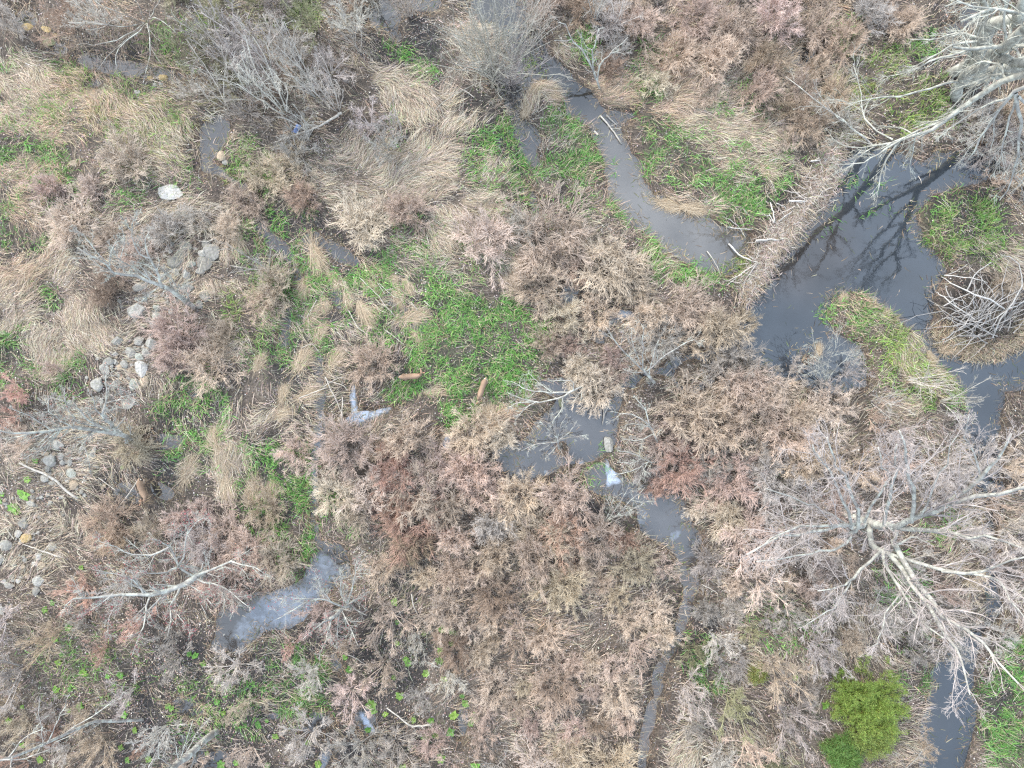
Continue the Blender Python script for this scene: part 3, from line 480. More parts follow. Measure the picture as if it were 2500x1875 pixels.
def grow(b, d, ln, r0, r1, K, wig, up, rng=RNG, drop=0.0):
    n = len(b); pts = [b]; d = nrm(d)
    for k in range(K - 1):
        d = nrm(d + rng.normal(0, wig, (n, 3)) + np.array((0, 0, up)) - np.array((0, 0, drop * k)))
        pts.append(pts[-1] + d * (ln / (K - 1))[:, None])
    t = np.linspace(0, 1, K)[None]; return np.stack(pts, 1), r0[:, None] * (1 - t) + r1[:, None] * t
def spawn(Pt, R, n, t0, t1, ang, lr, rr, K, wig=.15, up=.05, rmin=.003, rng=RNG, lmax=9, lmin=.05, flat=1.0, drop=0.0, tip=.45):
    N_, Kp, _ = Pt.shape; t = rng.uniform(t0, t1, (N_, n)); f = t * (Kp - 1); i = np.minimum(f.astype(int), Kp - 2); fr = (f - i)[..., None]
    I = np.arange(N_)[:, None]; b = Pt[I, i] * (1 - fr) + Pt[I, i + 1] * fr; tg = nrm(Pt[I, i + 1] - Pt[I, i])
    r = R[I, i] * (1 - fr[..., 0]) + R[I, i + 1] * fr[..., 0]
    ln = np.linalg.norm(np.diff(Pt, axis=1), axis=-1).sum(1)[:, None] * lr * (1.15 - .6 * t) * rng.uniform(.55, 1.2, (N_, n))
    rnd = rng.normal(0, 1, (N_, n, 3)); rnd[..., 2] *= flat; pr = nrm(rnd - (rnd * tg).sum(-1, keepdims=True) * tg)
    a = (ang * rng.uniform(.6, 1.3, (N_, n)))[..., None]; d = tg * np.cos(a) + pr * np.sin(a)
    m = N_ * n; r = np.clip(r * rr * rng.uniform(.6, 1, (N_, n)), rmin, None).reshape(m)
    return grow(b.reshape(m, 3), d.reshape(m, 3), np.clip(ln, lmin, lmax).reshape(m), r, np.maximum(r * tip, rmin * .8), K, wig, up, rng, drop)

def TW(rx, ry, z):      # plan offset from the camera foot and height, as a P() triple
    k = H / (H - z); return (1250 + rx * k, 937.5 - ry * k, z)
# --- bare trees with surveyed limbs: each limb is (points (px,py,height), r start, r end)
TREES = []
def bare_tree(name, label, cat, base, limbs, color, tw=(12, 7, 5), lr=(.34, .42, .5), up=.04, group=None, buds=None, rmin=.006, flat=.7, drop=0.0, k0=9, twcol=None, lmax=(2.6, 1.3, .7), st=.12, rk=1.0, ang=.75):
    bz = gz(*base[:2]) if len(base) == 2 else base[2]
    o = np.array((base[0], base[1], bz)); root = tag(empty(name, o), label, cat, group)
    tr = Tubes(); cr_ = Tubes(); LP, LR = [], []
    for pts, r0, r1 in limbs:
        q = curve_pts([P(*p) if len(p) == 3 else p for p in pts], k0, .008); R = rk * np.linspace(r0, r1, k0) * (1 + RNG.normal(0, .05, k0))
        tr.add(q, R, 8 if r0 > .05 else 6); LP.append(q); LR.append(R)
    LP, LR = np.array(LP), np.array(LR)
    p1, r1 = spawn(LP, LR, tw[0], st, 1, ang, lr[0], .55, 6, .14, up, rmin * 1.3, flat=flat, lmax=lmax[0], drop=drop)
    p2, r2 = spawn(p1, r1, tw[1], .15, 1, .7, lr[1], .6, 5, .16, up, rmin, flat=flat, lmax=lmax[1], drop=drop)
    cr_.add(p1, r1, 4); cr_.add(p2, r2, 3); pl = p2
    if tw[2]:
        p3, r3 = spawn(p2, r2, tw[2], .2, 1, .65, lr[2], .7, 4, .18, up, rmin * .85, flat=flat, lmax=lmax[2], drop=drop); cr_.add(p3, r3, 3); pl = p3
    a = obj('trunk', tr.mesh('trunk', origin=o), M_BARK, root, color)
    obj('crown', cr_.mesh('crown', origin=o), M_BARK if twcol is None else M_TWIG, root, twcol or color)
    if buds:
        n = buds[0]; i = RNG.integers(0, len(pl), n); e = pl[i, -1] + RNG.normal(0, .07, (n, 3)); q = RNG.normal(0, 1, (n, 3, 3)) * .024
        V = (e[:, None] + q).reshape(-1, 3) - o; Fq = np.arange(n * 3).reshape(n, 3)
        obj('blossom', mesh_np('blossom', V, [Fq]), M_PLANT, root, buds[1])
    TREES.append((label, base)); return root
WHITE, SILV, GREY = (.40, .385, .35), (.40, .385, .35), (.36, .335, .305)
def xy(px, py): return tuple(P(px, py)[:2])
# silver multi-stemmed giant
T0 = [((2050,1245,0),(2120,1275,2.6),(2185,1288,5)), .26, .18]
def LB(pts, r0, r1): return (pts, r0, r1)
bare_tree('bare_tree', 'huge silver many-stemmed bare tree with limbs radiating in all directions over the narrow channel', 'tree', xy(2050,1245), [
 T0, LB([(2120,1275,2.6),(2130,1330,4),(2160,1350,5.5)], .16, .13), LB([(2120,1275,2.6),(2090,1290,4),(2075,1305,5)], .15, .12),
 LB([(2185,1288,5),(2250,1253,6.5),(2329,1232,8),(2438,1206,10),(2540,1175,12)], .15, .05),
 LB([(2250,1253,6.5),(2323,1224,7.6),(2395,1166,9),(2438,1117,10.4),(2474,1060,12)], .12, .035),
 LB([(2225,1275,5.8),(2233,1203,7.6),(2221,1166,9),(2207,1122,10.4),(2210,1093,11.2),(2187,1059,12)], .10, .03),
 LB([(2158,1280,5),(2172,1215,7),(2184,1151,9),(2181,1134,9.6),(2190,1080,11)], .09, .03),
 LB([(2110,1275,4.6),(2155,1198,7),(2164,1166,8),(2158,1140,9),(2149,1090,10.5)], .07, .025),
 LB([(2095,1290,5),(2086,1224,6.6),(2062,1166,8.2),(2045,1146,9),(2031,1108,10),(2020,1065,11)], .09, .025),
 LB([(2080,1290,5),(2062,1215,6.6),(2034,1169,8),(2005,1122,9.4),(1980,1085,10.4)], .08, .025),
 LB([(2080,1290,5),(2028,1253,6.2),(1990,1238,7),(1932,1218,8.2),(1875,1193,9.4)], .06, .02),
 LB([(2090,1280,4.8),(2063,1282,5.6),(2005,1290,6.6),(1947,1302,7.6),(1889,1322,8.6),(1830,1350,9.6)], .10, .03),
 LB([(2063,1285,5.6),(1987,1283,7),(1918,1299,8.4),(1862,1330,9.4)], .07, .02),
 LB([(2078,1310,5.2),(2045,1337,6),(2005,1345,7),(1947,1363,8),(1850,1367,9.4)], .07, .02),
 LB([(2150,1345,5.4),(2100,1395,6.6),(2074,1421,7.4),(2051,1433,8.2),(1995,1438,9)], .08, .02),
 LB([(2076,1421,7.3),(2057,1453,8.2),(2039,1482,9),(2005,1505,9.8),(1970,1522,10.4)], .045, .015),
 LB([(2155,1350,5.4),(2172,1395,6.6),(2201,1444,7.8),(2227,1488,9),(2262,1528,10),(2306,1557,11)], .08, .02),
 LB([(2198,1450,7.8),(2164,1485,8.8),(2158,1514,9.4),(2146,1557,10.4),(2132,1580,11)], .04, .015),
 LB([(2160,1340,5.2),(2201,1395,6.6),(2236,1444,8),(2271,1493,9.2),(2300,1534,10.2),(2334,1574,11),(2340,1621,11.6),(2370,1700,13)], .12, .025),
 LB([(2180,1320,5.4),(2216,1395,7),(2265,1453,8.6),(2311,1496,10),(2375,1545,11.4),(2421,1598,12.4),(2500,1676,14)], .13, .025),
 LB([(2200,1290,5.2),(2265,1290,6.6),(2308,1302,7.6),(2366,1313,8.8),(2424,1308,10),(2520,1345,12)], .12, .03),
 LB([(2165,1350,5.4),(2265,1383,7.2),(2323,1396,8.2),(2395,1397,9.4),(2439,1377,10.4),(2520,1360,12)], .09, .03),
 LB([(2300,1395,8),(2395,1404,9.4),(2439,1421,10.4),(2468,1467,11.4),(2510,1520,12.4)], .06, .02),
 LB([(2190,1300,5.4),(2180,1335,6.2),(2230,1310,6.8),(2260,1325,7.6)], .07, .03),
 LB([(2230,1260,6.2),(2262,1240,7.4),(2280,1190,8.8),(2310,1130,10.2),(2340,1060,11.6)], .06, .018),
 LB([(2395,1166,9),(2375,1100,10),(2355,1060,11),(2370,1010,12)], .045, .015),
], (.40, .39, .355), tw=(13, 8, 4), lr=(.34, .46, .52), up=.05, rmin=.0058, twcol=(.42, .375, .355), ang=.55, lmax=(3.0, 1.5, .8), rk=1.0)
# tall lichen tree at the upper corner
bare_tree('bare_tree', 'tall pale lichen-covered tree whose trunks and drooping limbs reach over the beaver pond', 'tree', xy(2334,238), [
 LB([(2334,238,0),(2350,182,4),(2418,101,9),(2470,45,12),(2530,-30,15)], .30, .20),
 LB([TW(1100,740,0),TW(1118,690,6),TW(1128,626,12),TW(1112,545,18),TW(1070,450,24),TW(1040,380,29)], .40, .08), LB([TW(1075,760,0),TW(1062,705,6),TW(1068,655,12),TW(1045,580,18),TW(1010,500,24)], .34, .07),
 LB([TW(1115,600,14),TW(1180,520,20),TW(1230,440,26)], .16, .04), LB([TW(1100,520,20),TW(1020,420,25),TW(990,330,29)], .13, .03), LB([TW(1055,620,15),TW(985,560,21),TW(930,500,26)], .15, .03), LB([TW(1030,545,21),TW(1040,450,26),TW(1000,380,30)], .12, .03), LB([TW(1120,580,16),TW(1060,470,22),TW(1080,380,27)], .12, .03),
 LB([(2345,200,3),(2388,90,7),(2401,43,9.5),(2402,-20,12)], .14, .09),
 LB([(2350,190,3.5),(2420,135,10),(2470,98,14),(2540,20,17)], .22, .15),
 LB([(2540,165,15),(2500,185,14),(2398,229,12),(2311,289,10.5),(2274,315,10),(2195,341,9),(2129,353,8)], .14, .035),
 LB([(2420,135,10),(2470,150,13),(2540,160,15)], .18, .14),
 LB([(2205,338,9.1),(2150,372,8.5),(2100,398,8),(2040,402,7.6)], .05, .012), LB([(2195,341,9),(2160,400,8.2),(2150,440,7.8),(2138,480,7.4)], .05, .012),
 LB([(2235,330,9.4),(2226,380,8.6),(2222,430,8)], .035, .01), LB([(2140,352,8),(2090,362,7.4),(2050,350,7),(2025,330,7)], .035, .01),
 LB([(2150,350,8.2),(2100,380,7.8),(2060,425,7.2)], .03, .01), LB([(2180,341,8.8),(2120,304,8),(2103,266,7.8),(2103,237,7.8),(2097,197,7.8),(2080,160,8)], .035, .012),
 LB([(2405,110,8.6),(2323,133,8.4),(2271,153,8),(2222,174,7.6),(2170,190,7.2)], .06, .015), LB([(2410,101,9),(2334,107,8.6),(2288,133,8.2),(2225,166,7.8)], .06, .015),
 LB([(2400,95,8.6),(2340,81,8.4),(2288,95,8),(2225,94,7.6)], .055, .014), LB([(2345,200,3),(2310,205,4),(2270,216,4.4),(2207,231,4.8),(2138,240,5),(2068,256,5)], .07, .016),
 LB([(2500,185,14),(2450,180,12.6),(2390,200,11.6),(2330,260,10.4)], .06, .02), LB([(2460,200,13.2),(2440,160,12.4),(2400,150,11.8),(2340,175,11)], .05, .02),
], (.38, .375, .33), tw=(9, 6, 3), lr=(.34, .46, .55), up=-.03, rmin=.0065, drop=.012, st=.25, lmax=(2.8, 1.5, .8), ang=.55)
bare_tree('bare_tree', 'tall bare tree at the frame edge whose bright limbs hang over the pond arm', 'tree', xy(2500,237), [
 LB([TW(1250,700,0),TW(1270,650,6),TW(1286,600,12),TW(1400,550,18),TW(1526,482,24),TW(1580,440,29)], .36, .07), LB([TW(1280,630,9),TW(1240,600,13),TW(1190,570,16)], .16, .10), LB([TW(1340,570,15),TW(1380,480,21),TW(1420,400,26)], .16, .03), LB([TW(1460,515,21),TW(1430,420,25),TW(1480,340,29)], .12, .03), LB([TW(1300,590,13),TW(1300,500,19),TW(1330,420,25)], .14, .03),
 LB([(2560,200,16),(2479,226,15),(2440,270,13.8),(2400,330,12.6),(2355,410,11.4)], .08, .02), LB([(2479,226,15),(2492,300,13.8),(2485,380,12.4),(2470,440,11.4),(2436,490,10.6)], .07, .018),
 LB([(2470,235,14.8),(2420,252,13.8),(2350,292,12.4),(2300,330,11.6)], .05, .014), LB([(2485,235,15),(2520,300,14),(2515,380,12.8),(2500,450,12)], .05, .014), LB([(2480,240,14.8),(2450,330,13),(2440,400,12)], .045, .012)], (.38, .37, .34), tw=(9, 7, 3), lr=(.34, .46, .55), up=.0, rmin=.0065, drop=.008, st=.25, lmax=(2.8, 1.5, .8), ang=.55)
bare_tree('bare_tree', 'lichen-speckled leaning tree rooted in the stone row, forked crown spread toward the straw slope', 'tree', xy(477,757), [
 LB([(480,759,0),(449,733,1.2),(422,712,2.3),(395,697,3.2)], .15, .11),
 LB([(395,697,3.2),(388,677,3.6),(377,654,4),(363,627,4.6),(354,592,5.4),(361,570,6)], .085, .015), LB([(366,630,4.6),(346,625,4.8),(327,596,5.2),(319,562,5.6),(322,545,5.9),(335,530,6.2)], .045, .012),
 LB([(319,562,5.6),(305,540,5.9),(296,530,6.1)], .025, .01), LB([(395,697,3.2),(354,683,3.8),(327,672,4.2),(287,668,4.8),(269,654,5.2),(245,638,5.6),(213,621,6),(190,603,6.4)], .10, .015),
 LB([(300,668,4.6),(272,672,5),(258,688,5.2)], .03, .01), LB([(267,652,5.2),(269,621,5.6),(280,596,6),(291,580,6.2)], .035, .01), LB([(366,681,3.7),(327,654,4.4),(294,636,5),(272,605,5.6)], .045, .012),
 LB([(294,630,5),(303,592,5.6),(299,560,6)], .025, .01), LB([(270,645,5.2),(240,622,5.8),(215,585,6.2),(185,560,6.6)], .03, .01), LB([(433,703,2.3),(417,679,2.9),(395,657,3.5),(372,640,4)], .03, .012),
 LB([(425,711,2.3),(445,702,2.6),(460,688,2.9)], .02, .01), LB([(385,701,3.4),(354,728,4),(334,741,4.3)], .025, .01), LB([(370,690,3.6),(345,650,4.2),(310,650,4.8),(285,652,5.2)], .03, .01)], WHITE, tw=(12, 7, 4), lr=(.32, .42, .5), rmin=.0065, lmax=(1.5, .8, .5))
bare_tree('bare_tree', 'pale many-forked tree leaning out from the stone row near the pointed slab', 'tree', xy(333,1070), [
 LB([(336,1071,0),(290,1060,1.2),(266,1031,2.6),(249,1012,3.4)], .15, .09), LB([(249,1012,3.4),(254,997,3.6),(261,961,4.2),(257,935,4.8),(258,905,5.4)], .065, .014),
 LB([(260,984,3.8),(288,975,4.2),(307,966,4.6),(330,961,5)], .03, .01), LB([(288,975,4.2),(315,976,4.6),(337,983,4.8)], .02, .008), LB([(248,1013,3.4),(231,992,4),(228,969,4.4),(218,960,4.8)], .05, .012), LB([(262,960,4.2),(272,937,4.8),(291,926,5.2)], .025, .01),
 LB([(292,1060,1.2),(232,1035,2.8),(208,1018,3.4),(189,1000,3.9),(176,985,4.4)], .08, .015), LB([(240,1040,2.6),(195,1034,3.4),(174,1012,4),(161,992,4.6),(158,972,5),(156,945,5.4)], .05, .012),
 LB([(300,1062,1),(215,1050,3),(174,1047,4),(124,1050,5),(58,1059,6),(-20,1055,7)], .12, .03), LB([(180,1047,4),(140,1020,5),(118,1000,5.6),(118,970,6.2)], .04, .012), LB([(124,1050,5),(80,1020,6),(30,1000,6.8)], .04, .012),
 LB([(150,1048,4.4),(110,1090,5.2),(60,1120,6)], .04, .012), LB([(240,1050,2.4),(190,1085,3.2),(170,1110,3.6)], .03, .01), LB([(200,1080,3),(215,1120,3.4),(222,1160,3.6)], .025, .01)], WHITE, tw=(13, 8, 4), lr=(.30, .42, .5), rmin=.0065, lmax=(1.5, .9, .5), buds=(900, (.32, .13, .10)))
bare_tree('bare_tree', 'white spreading maple dotted with red blossom beside the filmy sky-sheen pool', 'tree', xy(505,1393), [
 LB([(505,1393,0),(495,1400,2),(477,1409,4)], .18, .15), LB([(477,1409,4),(440,1430,4.6),(385,1450,5.2),(340,1452,5.6),(275,1450,6.2),(200,1462,7),(160,1472,7.4)], .15, .018),
 LB([(478,1407,4),(510,1391,4.5),(564,1377,5.2),(605,1383,5.8),(645,1396,6.2)], .07, .014), LB([(470,1406,4),(434,1383,4.6),(414,1334,5.4),(385,1322,5.8),(365,1312,6.2)], .06, .014),
 LB([(434,1383,4.6),(454,1340,5.2),(454,1305,5.8),(480,1273,6.3),(500,1262,6.6)], .05, .012), LB([(456,1302,5.8),(462,1275,6.2),(457,1255,6.4)], .025, .01), LB([(412,1336,5.4),(370,1354,5.7),(325,1352,6),(285,1336,6.4),(240,1320,6.8)], .05, .012),
 LB([(440,1430,4.6),(425,1463,5),(416,1480,5.2),(417,1510,5.7),(409,1552,6.2)], .06, .012), LB([(417,1485,5.2),(440,1510,5.6),(465,1547,6.2)], .025, .01), LB([(368,1450,5.3),(359,1482,5.8),(354,1511,6.1),(341,1551,6.6),(325,1600,7)], .05, .012),
 LB([(305,1452,6),(287,1475,6.4),(265,1510,6.8),(264,1548,7)], .035, .01), LB([(477,1412,4),(535,1430,4.6),(573,1453,5),(612,1488,5.6)], .05, .012), LB([(350,1450,5.5),(330,1420,6),(280,1400,6.5),(225,1392,7)], .05, .012),
 LB([(275,1450,6.2),(240,1478,6.6),(200,1500,7)], .035, .01), LB([(450,1425,4.5),(490,1445,5),(520,1480,5.4)], .03, .01), LB([(434,1385,4.6),(395,1400,5),(350,1396,5.6),(300,1372,6.2)], .045, .012)], WHITE, tw=(14, 8, 4), lr=(.30, .42, .5), rmin=.0065, lmax=(1.6, .9, .5), buds=(3800, (.27, .09, .095)))
bare_tree('bare_tree', 'slim pale tree with white lichen trunk standing over the end of the filmy sky-sheen pool', 'tree', xy(858,1470), [
 LB([(858,1471,0),(851,1476,1),(825,1497,2.6),(806,1513,3.6)], .11, .08), LB([(849,1474,1.4),(838,1455,2.4),(832,1420,3.4),(828,1390,4.2)], .05, .012), LB([(849,1474,1.4),(860,1440,2.8),(866,1405,3.8),(870,1378,4.4)], .05, .012),
 LB([(852,1474,1.2),(880,1460,2.4),(897,1447,3)], .035, .01), LB([(840,1482,1.8),(805,1465,2.8),(773,1462,3.4),(740,1475,4),(705,1495,4.6),(672,1510,5)], .055, .012), LB([(805,1465,2.8),(785,1440,3.4),(775,1405,4.2),(758,1383,4.8)], .04, .01),
 LB([(780,1463,3.3),(720,1460,4.2),(678,1463,4.8)], .035, .01), LB([(835,1492,2.2),(846,1516,2.8),(860,1545,3.4),(873,1573,4)], .045, .012), LB([(828,1497,2.6),(824,1540,3.4),(822,1578,4)], .035, .01), LB([(808,1512,3.6),(780,1525,4.4),(740,1560,5.2)], .05, .012), LB([(806,1513,3.6),(800,1550,4.4),(780,1600,5.2)], .04, .01)], WHITE, tw=(12, 7, 3), lr=(.32, .42, .5), rmin=.006, lmax=(1.3, .8, .5), buds=(900, (.27, .08, .09)))
bare_tree('bare_tree', 'long thin bare tree leaning out of the lower corner over leaf litter', 'tree', xy(347,1757), [
 LB([(352,1757,0),(260,1762,2),(162,1788,4.5),(101,1823,6.5),(20,1850,8),(-40,1868,9)], .08, .06), LB([(162,1788,4.5),(246,1733,5),(301,1694,5.4)], .03, .01), LB([(115,1815,6.2),(142,1760,6.6),(171,1693,7)], .03, .01),
 LB([(105,1820,6.4),(104,1797,6.6),(98,1750,7),(95,1705,7.4)], .03, .01), LB([(20,1850,8),(60,1800,8),(112,1778,8)], .03, .01), LB([(0,1855,8.4),(60,1852,8.2),(120,1830,8)], .035, .01), LB([(30,1848,8),(30,1880,8.4),(70,1900,8.6)], .04, .01)], GREY, tw=(7, 5, 2), lr=(.25, .4, .5), lmax=(1.3, .8, .5))
bare_tree('bare_tree', 'stout grey trunk slanting out of the frame from dark leaf muck at the lower edge', 'tree', xy(529,1785), [
 LB([(530,1784,0),(470,1835,2.6),(428,1870,4),(370,1915,6)], .19, .14), LB([(440,1858,3.4),(446,1830,4),(462,1790,4.6),(470,1760,5)], .03, .01), LB([(436,1862,3.6),(431,1835,4.2),(425,1800,4.8)], .03, .01), LB([(450,1850,3.2),(475,1800,4),(505,1760,4.8)], .025, .01), LB([(428,1870,4),(390,1850,5),(385,1800,6)], .03, .01)], GREY, tw=(6, 5, 2), lr=(.3, .4, .5), lmax=(1.2, .7, .5))
bare_tree('bare_tree', 'small white dead tree forking upward from the bank where the stream narrows', 'tree', xy(1463,215), [
 LB([(1464,218,0),(1455,195,.8),(1442,162,1.8),(1420,125,2.8),(1396,96,3.6),(1385,65,4.4),(1360,48,5)], .06, .016), LB([(1396,97,3.6),(1375,99,3.8),(1353,98,4)], .025, .01), LB([(1454,193,.9),(1446,160,1.8),(1446,121,2.8),(1455,108,3.2),(1463,68,4)], .06, .016),
 LB([(1459,203,.6),(1461,168,1.6),(1478,142,2.4),(1492,127,2.8),(1510,110,3.2),(1533,92,3.6)], .05, .014), LB([(1490,129,2.8),(1505,127,3),(1522,131,3.2)], .02, .01), LB([(1446,122,2.8),(1430,112,3),(1415,80,3.6)], .025, .01), LB([(1446,140,2.4),(1460,128,2.8),(1472,130,3)], .02, .01)], WHITE, tw=(5, 4, 2), lr=(.3, .4, .5), lmax=(1, .6, .4))
bare_tree('bare_tree', 'grey tree with tall stems and roots at the muddy pond inlet', 'tree', xy(1602,940), [
 LB([(1604,942,0),(1590,925,.5),(1570,903,1.2)], .1, .08), LB([(1570,903,1.2),(1568,870,2.4),(1570,830,3.4),(1570,790,4.4)], .05, .014), LB([(1568,903,1.2),(1529,865,2.6),(1495,825,3.6),(1480,800,4)], .05, .014), LB([(1580,905,1.2),(1620,870,2.2),(1668,839,3),(1695,829,3.4)], .05, .014),
 LB([(1585,915,1),(1600,850,2.6),(1625,800,3.6)], .035, .012), LB([(1570,910,.8),(1540,908,1.2),(1520,900,1.4)], .04, .012), LB([(1565,890,2),(1545,840,3.2),(1540,800,4)], .03, .012)], GREY, tw=(10, 7, 3), lr=(.33, .42, .5), rmin=.006, lmax=(1.4, .8, .5))
bare_tree('fallen_tree', 'fallen pale tree lying toward the deer meadow across the pond head', 'tree', xy(1419,943), [
 LB([(1440,930,.5),(1419,943,.8),(1390,958,.8),(1364,972,.7),(1298,981,.6),(1240,958,.7)], .08, .02), LB([(1390,958,.8),(1330,958,.8),(1283,949,.9),(1250,930,.9)], .05, .015), LB([(1373,970,.7),(1373,995,.5),(1347,1033,.3)], .035, .012), LB([(1400,952,.9),(1395,930,1.2),(1345,930,1.3)], .04, .012),
 LB([(1310,980,.6),(1280,1000,.7),(1255,1030,.6)], .03, .01), LB([(1300,981,.6),(1260,985,.8),(1240,1000,.8)], .03, .01), LB([(1350,960,.8),(1310,930,1.1),(1290,910,1.2)], .03, .01)], WHITE, tw=(10, 6, 3), lr=(.3, .42, .5), up=.0, lmax=(1.2, .7, .4), rmin=.006)
bare_tree('bare_tree', 'small grey shrubby tree on a muddy hummock standing alone in the middle pond', 'tree', xy(1363,1090), [
 LB([(1366,1098,0),(1363,1085,.5),(1362,1072,1)], .07, .05), LB([(1362,1080,.7),(1335,1082,.9),(1305,1085,1),(1275,1100,.9)], .035, .01), LB([(1362,1072,1),(1340,1050,1.5),(1318,1030,1.9)], .03, .01), LB([(1362,1072,1),(1352,1040,1.7),(1350,1012,2.2)], .03, .01), LB([(1363,1075,1),(1385,1060,1.5),(1405,1035,2)], .03, .01),
 LB([(1365,1075,.9),(1395,1068,1.2),(1428,1062,1.4)], .03, .01), LB([(1362,1070,1),(1370,1040,1.7),(1385,1010,2.2)], .025, .01), LB([(1362,1085,.6),(1345,1105,.8),(1330,1120,.9)], .025, .01)], GREY, tw=(9, 6, 3), lr=(.4, .42, .5), lmax=(.9, .55, .35), rmin=.0055)
bare_tree('bare_tree', 'pale crooked shrub tree fanning over the right bank of the middle pond', 'tree', xy(1606,1098), [
 LB([(1607,1100,0),(1600,1062,1),(1585,1035,1.5),(1540,1010,2),(1510,1014,2.2)], .06, .014), LB([(1585,1035,1.5),(1575,1000,2),(1552,972,2.5)], .04, .012), LB([(1612,1128,.2),(1590,1128,.7),(1570,1120,1),(1540,1105,1.5),(1508,1099,1.9)], .05, .012), LB([(1582,1129,.8),(1540,1150,1.4),(1495,1160,1.9)], .04, .012),
 LB([(1565,1120,1.1),(1545,1130,1.4),(1508,1128,1.8)], .03, .01), LB([(1595,1060,1),(1560,1075,1.5),(1520,1072,1.9)], .03, .01), LB([(1590,1045,1.3),(1560,1035,1.7),(1525,1038,2)], .025, .01), LB([(1580,1130,.8),(1565,1165,1.3),(1555,1185,1.6)], .025, .01)], SILV, tw=(8, 6, 3), lr=(.35, .42, .5), lmax=(1., .6, .4), rmin=.006)
bare_tree('bare_tree', 'bare grey fan of stems bending over the lower pool edge', 'tree', xy(1470,1286), [
 LB([(1469,1287,0),(1500,1262,.8),(1540,1225,1.8),(1575,1190,2.8)], .035, .01), LB([(1469,1287,0),(1505,1268,.7),(1550,1240,1.6),(1590,1222,2.2)], .03, .01), LB([(1469,1287,0),(1495,1255,.9),(1525,1205,2),(1540,1175,2.8)], .03, .01), LB([(1469,1287,0),(1490,1245,1),(1500,1205,2)], .03, .01), LB([(1500,1262,.8),(1530,1250,1.3),(1560,1250,1.8)], .02, .01)], GREY, tw=(9, 6, 2), lr=(.4, .42, .5), lmax=(1, .6, .4), rmin=.006)
bare_tree('bare_tree', 'slender grey sapling fanning upward from the shallow water below the grassy peninsula', 'tree', xy(2016,940), [
 LB([(2016,943,0),(2015,925,.8),(2002,880,2.2),(1975,845,3.2)], .03, .01), LB([(2016,940,.1),(2020,900,1.4),(2035,860,2.6),(2045,825,3.4)], .03, .01), LB([(2016,935,.4),(2040,900,1.4),(2070,875,2.2),(2095,862,2.8)], .028, .01), LB([(2016,930,.6),(2008,890,1.8),(2010,845,3)], .025, .01), LB([(2016,935,.4),(1995,905,1.2),(1962,890,1.8)], .025, .01)], SILV, tw=(11, 7, 2), lr=(.38, .45, .5), lmax=(1.2, .7, .4), rmin=.0055)
bare_tree('bare_tree', 'dark-hearted multi-stemmed bush whose pale stems droop over the corner brook', 'tree', xy(358,60), [
 LB([(358,58,.2),(361,64,1.2),(367,110,1.5),(361,156,1.3),(350,204,1)], .035, .01), LB([(358,58,.3),(341,75,1.4),(289,121,1.6),(283,150,1.5),(292,192,1.2)], .035, .01), LB([(352,56,.3),(318,84,1.5),(246,107,1.9),(188,107,2)], .03, .01), LB([(352,54,.3),(306,66,1.5),(225,55,2.2),(158,53,2.4)], .03, .01),
 LB([(362,54,.3),(375,42,1.5),(405,58,2),(436,86,2)], .025, .01), LB([(360,60,.3),(359,66,1),(390,101,1.6)], .02, .01), LB([(345,66,.5),(290,112,1.4),(235,172,1.3)], .025, .01), LB([(358,54,.3),(340,20,2),(320,-20,3)], .03, .01), LB([(360,54,.3),(385,10,2.2),(400,-30,3)], .03, .01), LB([(364,62,.4),(372,120,1.2),(400,165,1.2)], .02, .01), LB([(350,56,.3),(290,30,2),(230,5,2.8)], .028, .01)], GREY, tw=(9, 6, 3), lr=(.36, .45, .5), up=-.01, lmax=(1.2, .7, .4), rmin=.0055, twcol=(.26, .21, .165))
bare_tree('fallen_tree', 'grey dead pole with a broom of twigs leaning toward the brown weeds', 'tree', xy(2126,353), [
 LB([(2130,355,.2),(2086,318,.8),(2034,275,1.2),(1980,238,1.5),(1915,188,1.4)], .06, .015), LB([(2060,297,1),(2010,262,1.4),(1950,260,1.4)], .025, .01), LB([(2034,275,1.2),(2000,230,1.6),(1985,195,1.8)], .02, .01)], GREY, tw=(10, 6, 2), lr=(.3, .4, .5), lmax=(1, .6, .4))
# ------------------------------------------------------------------ labels that place each repeat by what stands beside it
MARKS = [(1005,918,'the deer with turned head'),(1176,952,'the head-down grazing deer'),(343,1200,'the deer beside the pale stick'),(1485,1087,'the pale pond boulder'),(411,469,'the flat white slab'),
 (2400,765,'the beaver lodge'),(1910,590,'the beaver dam'),(2050,1245,'the silver giant tree'),(2300,200,'the corner lichen tree'),(477,757,'the leaning stone-row tree'),(300,1062,'the tree by the pointed slab'),
 (505,1400,'the red-blossomed maple'),(858,1480,'the slim white-lichen tree'),(2120,1715,'the lime-green bush'),(1455,180,'the white forked stream tree'),(1204,160,'the tall willow clump'),(1602,940,'the grey inlet tree'),
 (1363,1090,'the hummock tree'),(1606,1110,'the crooked pond tree'),(1480,1280,'the bending stem fan'),(2016,930,'the shallow-water sapling'),(358,60,'the drooping corner bush'),(529,1790,'the stout slanting trunk'),
 (240,1762,'the long thin corner tree'),(640,1510,'the filmy sky-sheen pool'),(906,1015,'the filmy sky-sheen puddle'),(750,312,'the fallen white branch'),(1207,1850,'the pale fan bush'),(68,1314,'the ochre-topped stone'),(1958,132,'the black round puddle'),
 (526,325,'the small side pool'),(1320,975,'the fallen pale tree'),(1690,530,'the milky stream pool'),(2320,1790,'the bottom channel water'),(1640,1570,'the thin lower brook'),(1394,712,'the dark thicket puddle'),(780,1080,'the narrow straight ditch'),(1334,215,'the stream-fork mound'),(1100,1745,'the large cabbage patch')]
PENDING = []
def place_label(o, desc, kind, px, py, group): o['category'] = kind; o['group'] = group; PENDING.append((o, desc, kind, px, py))
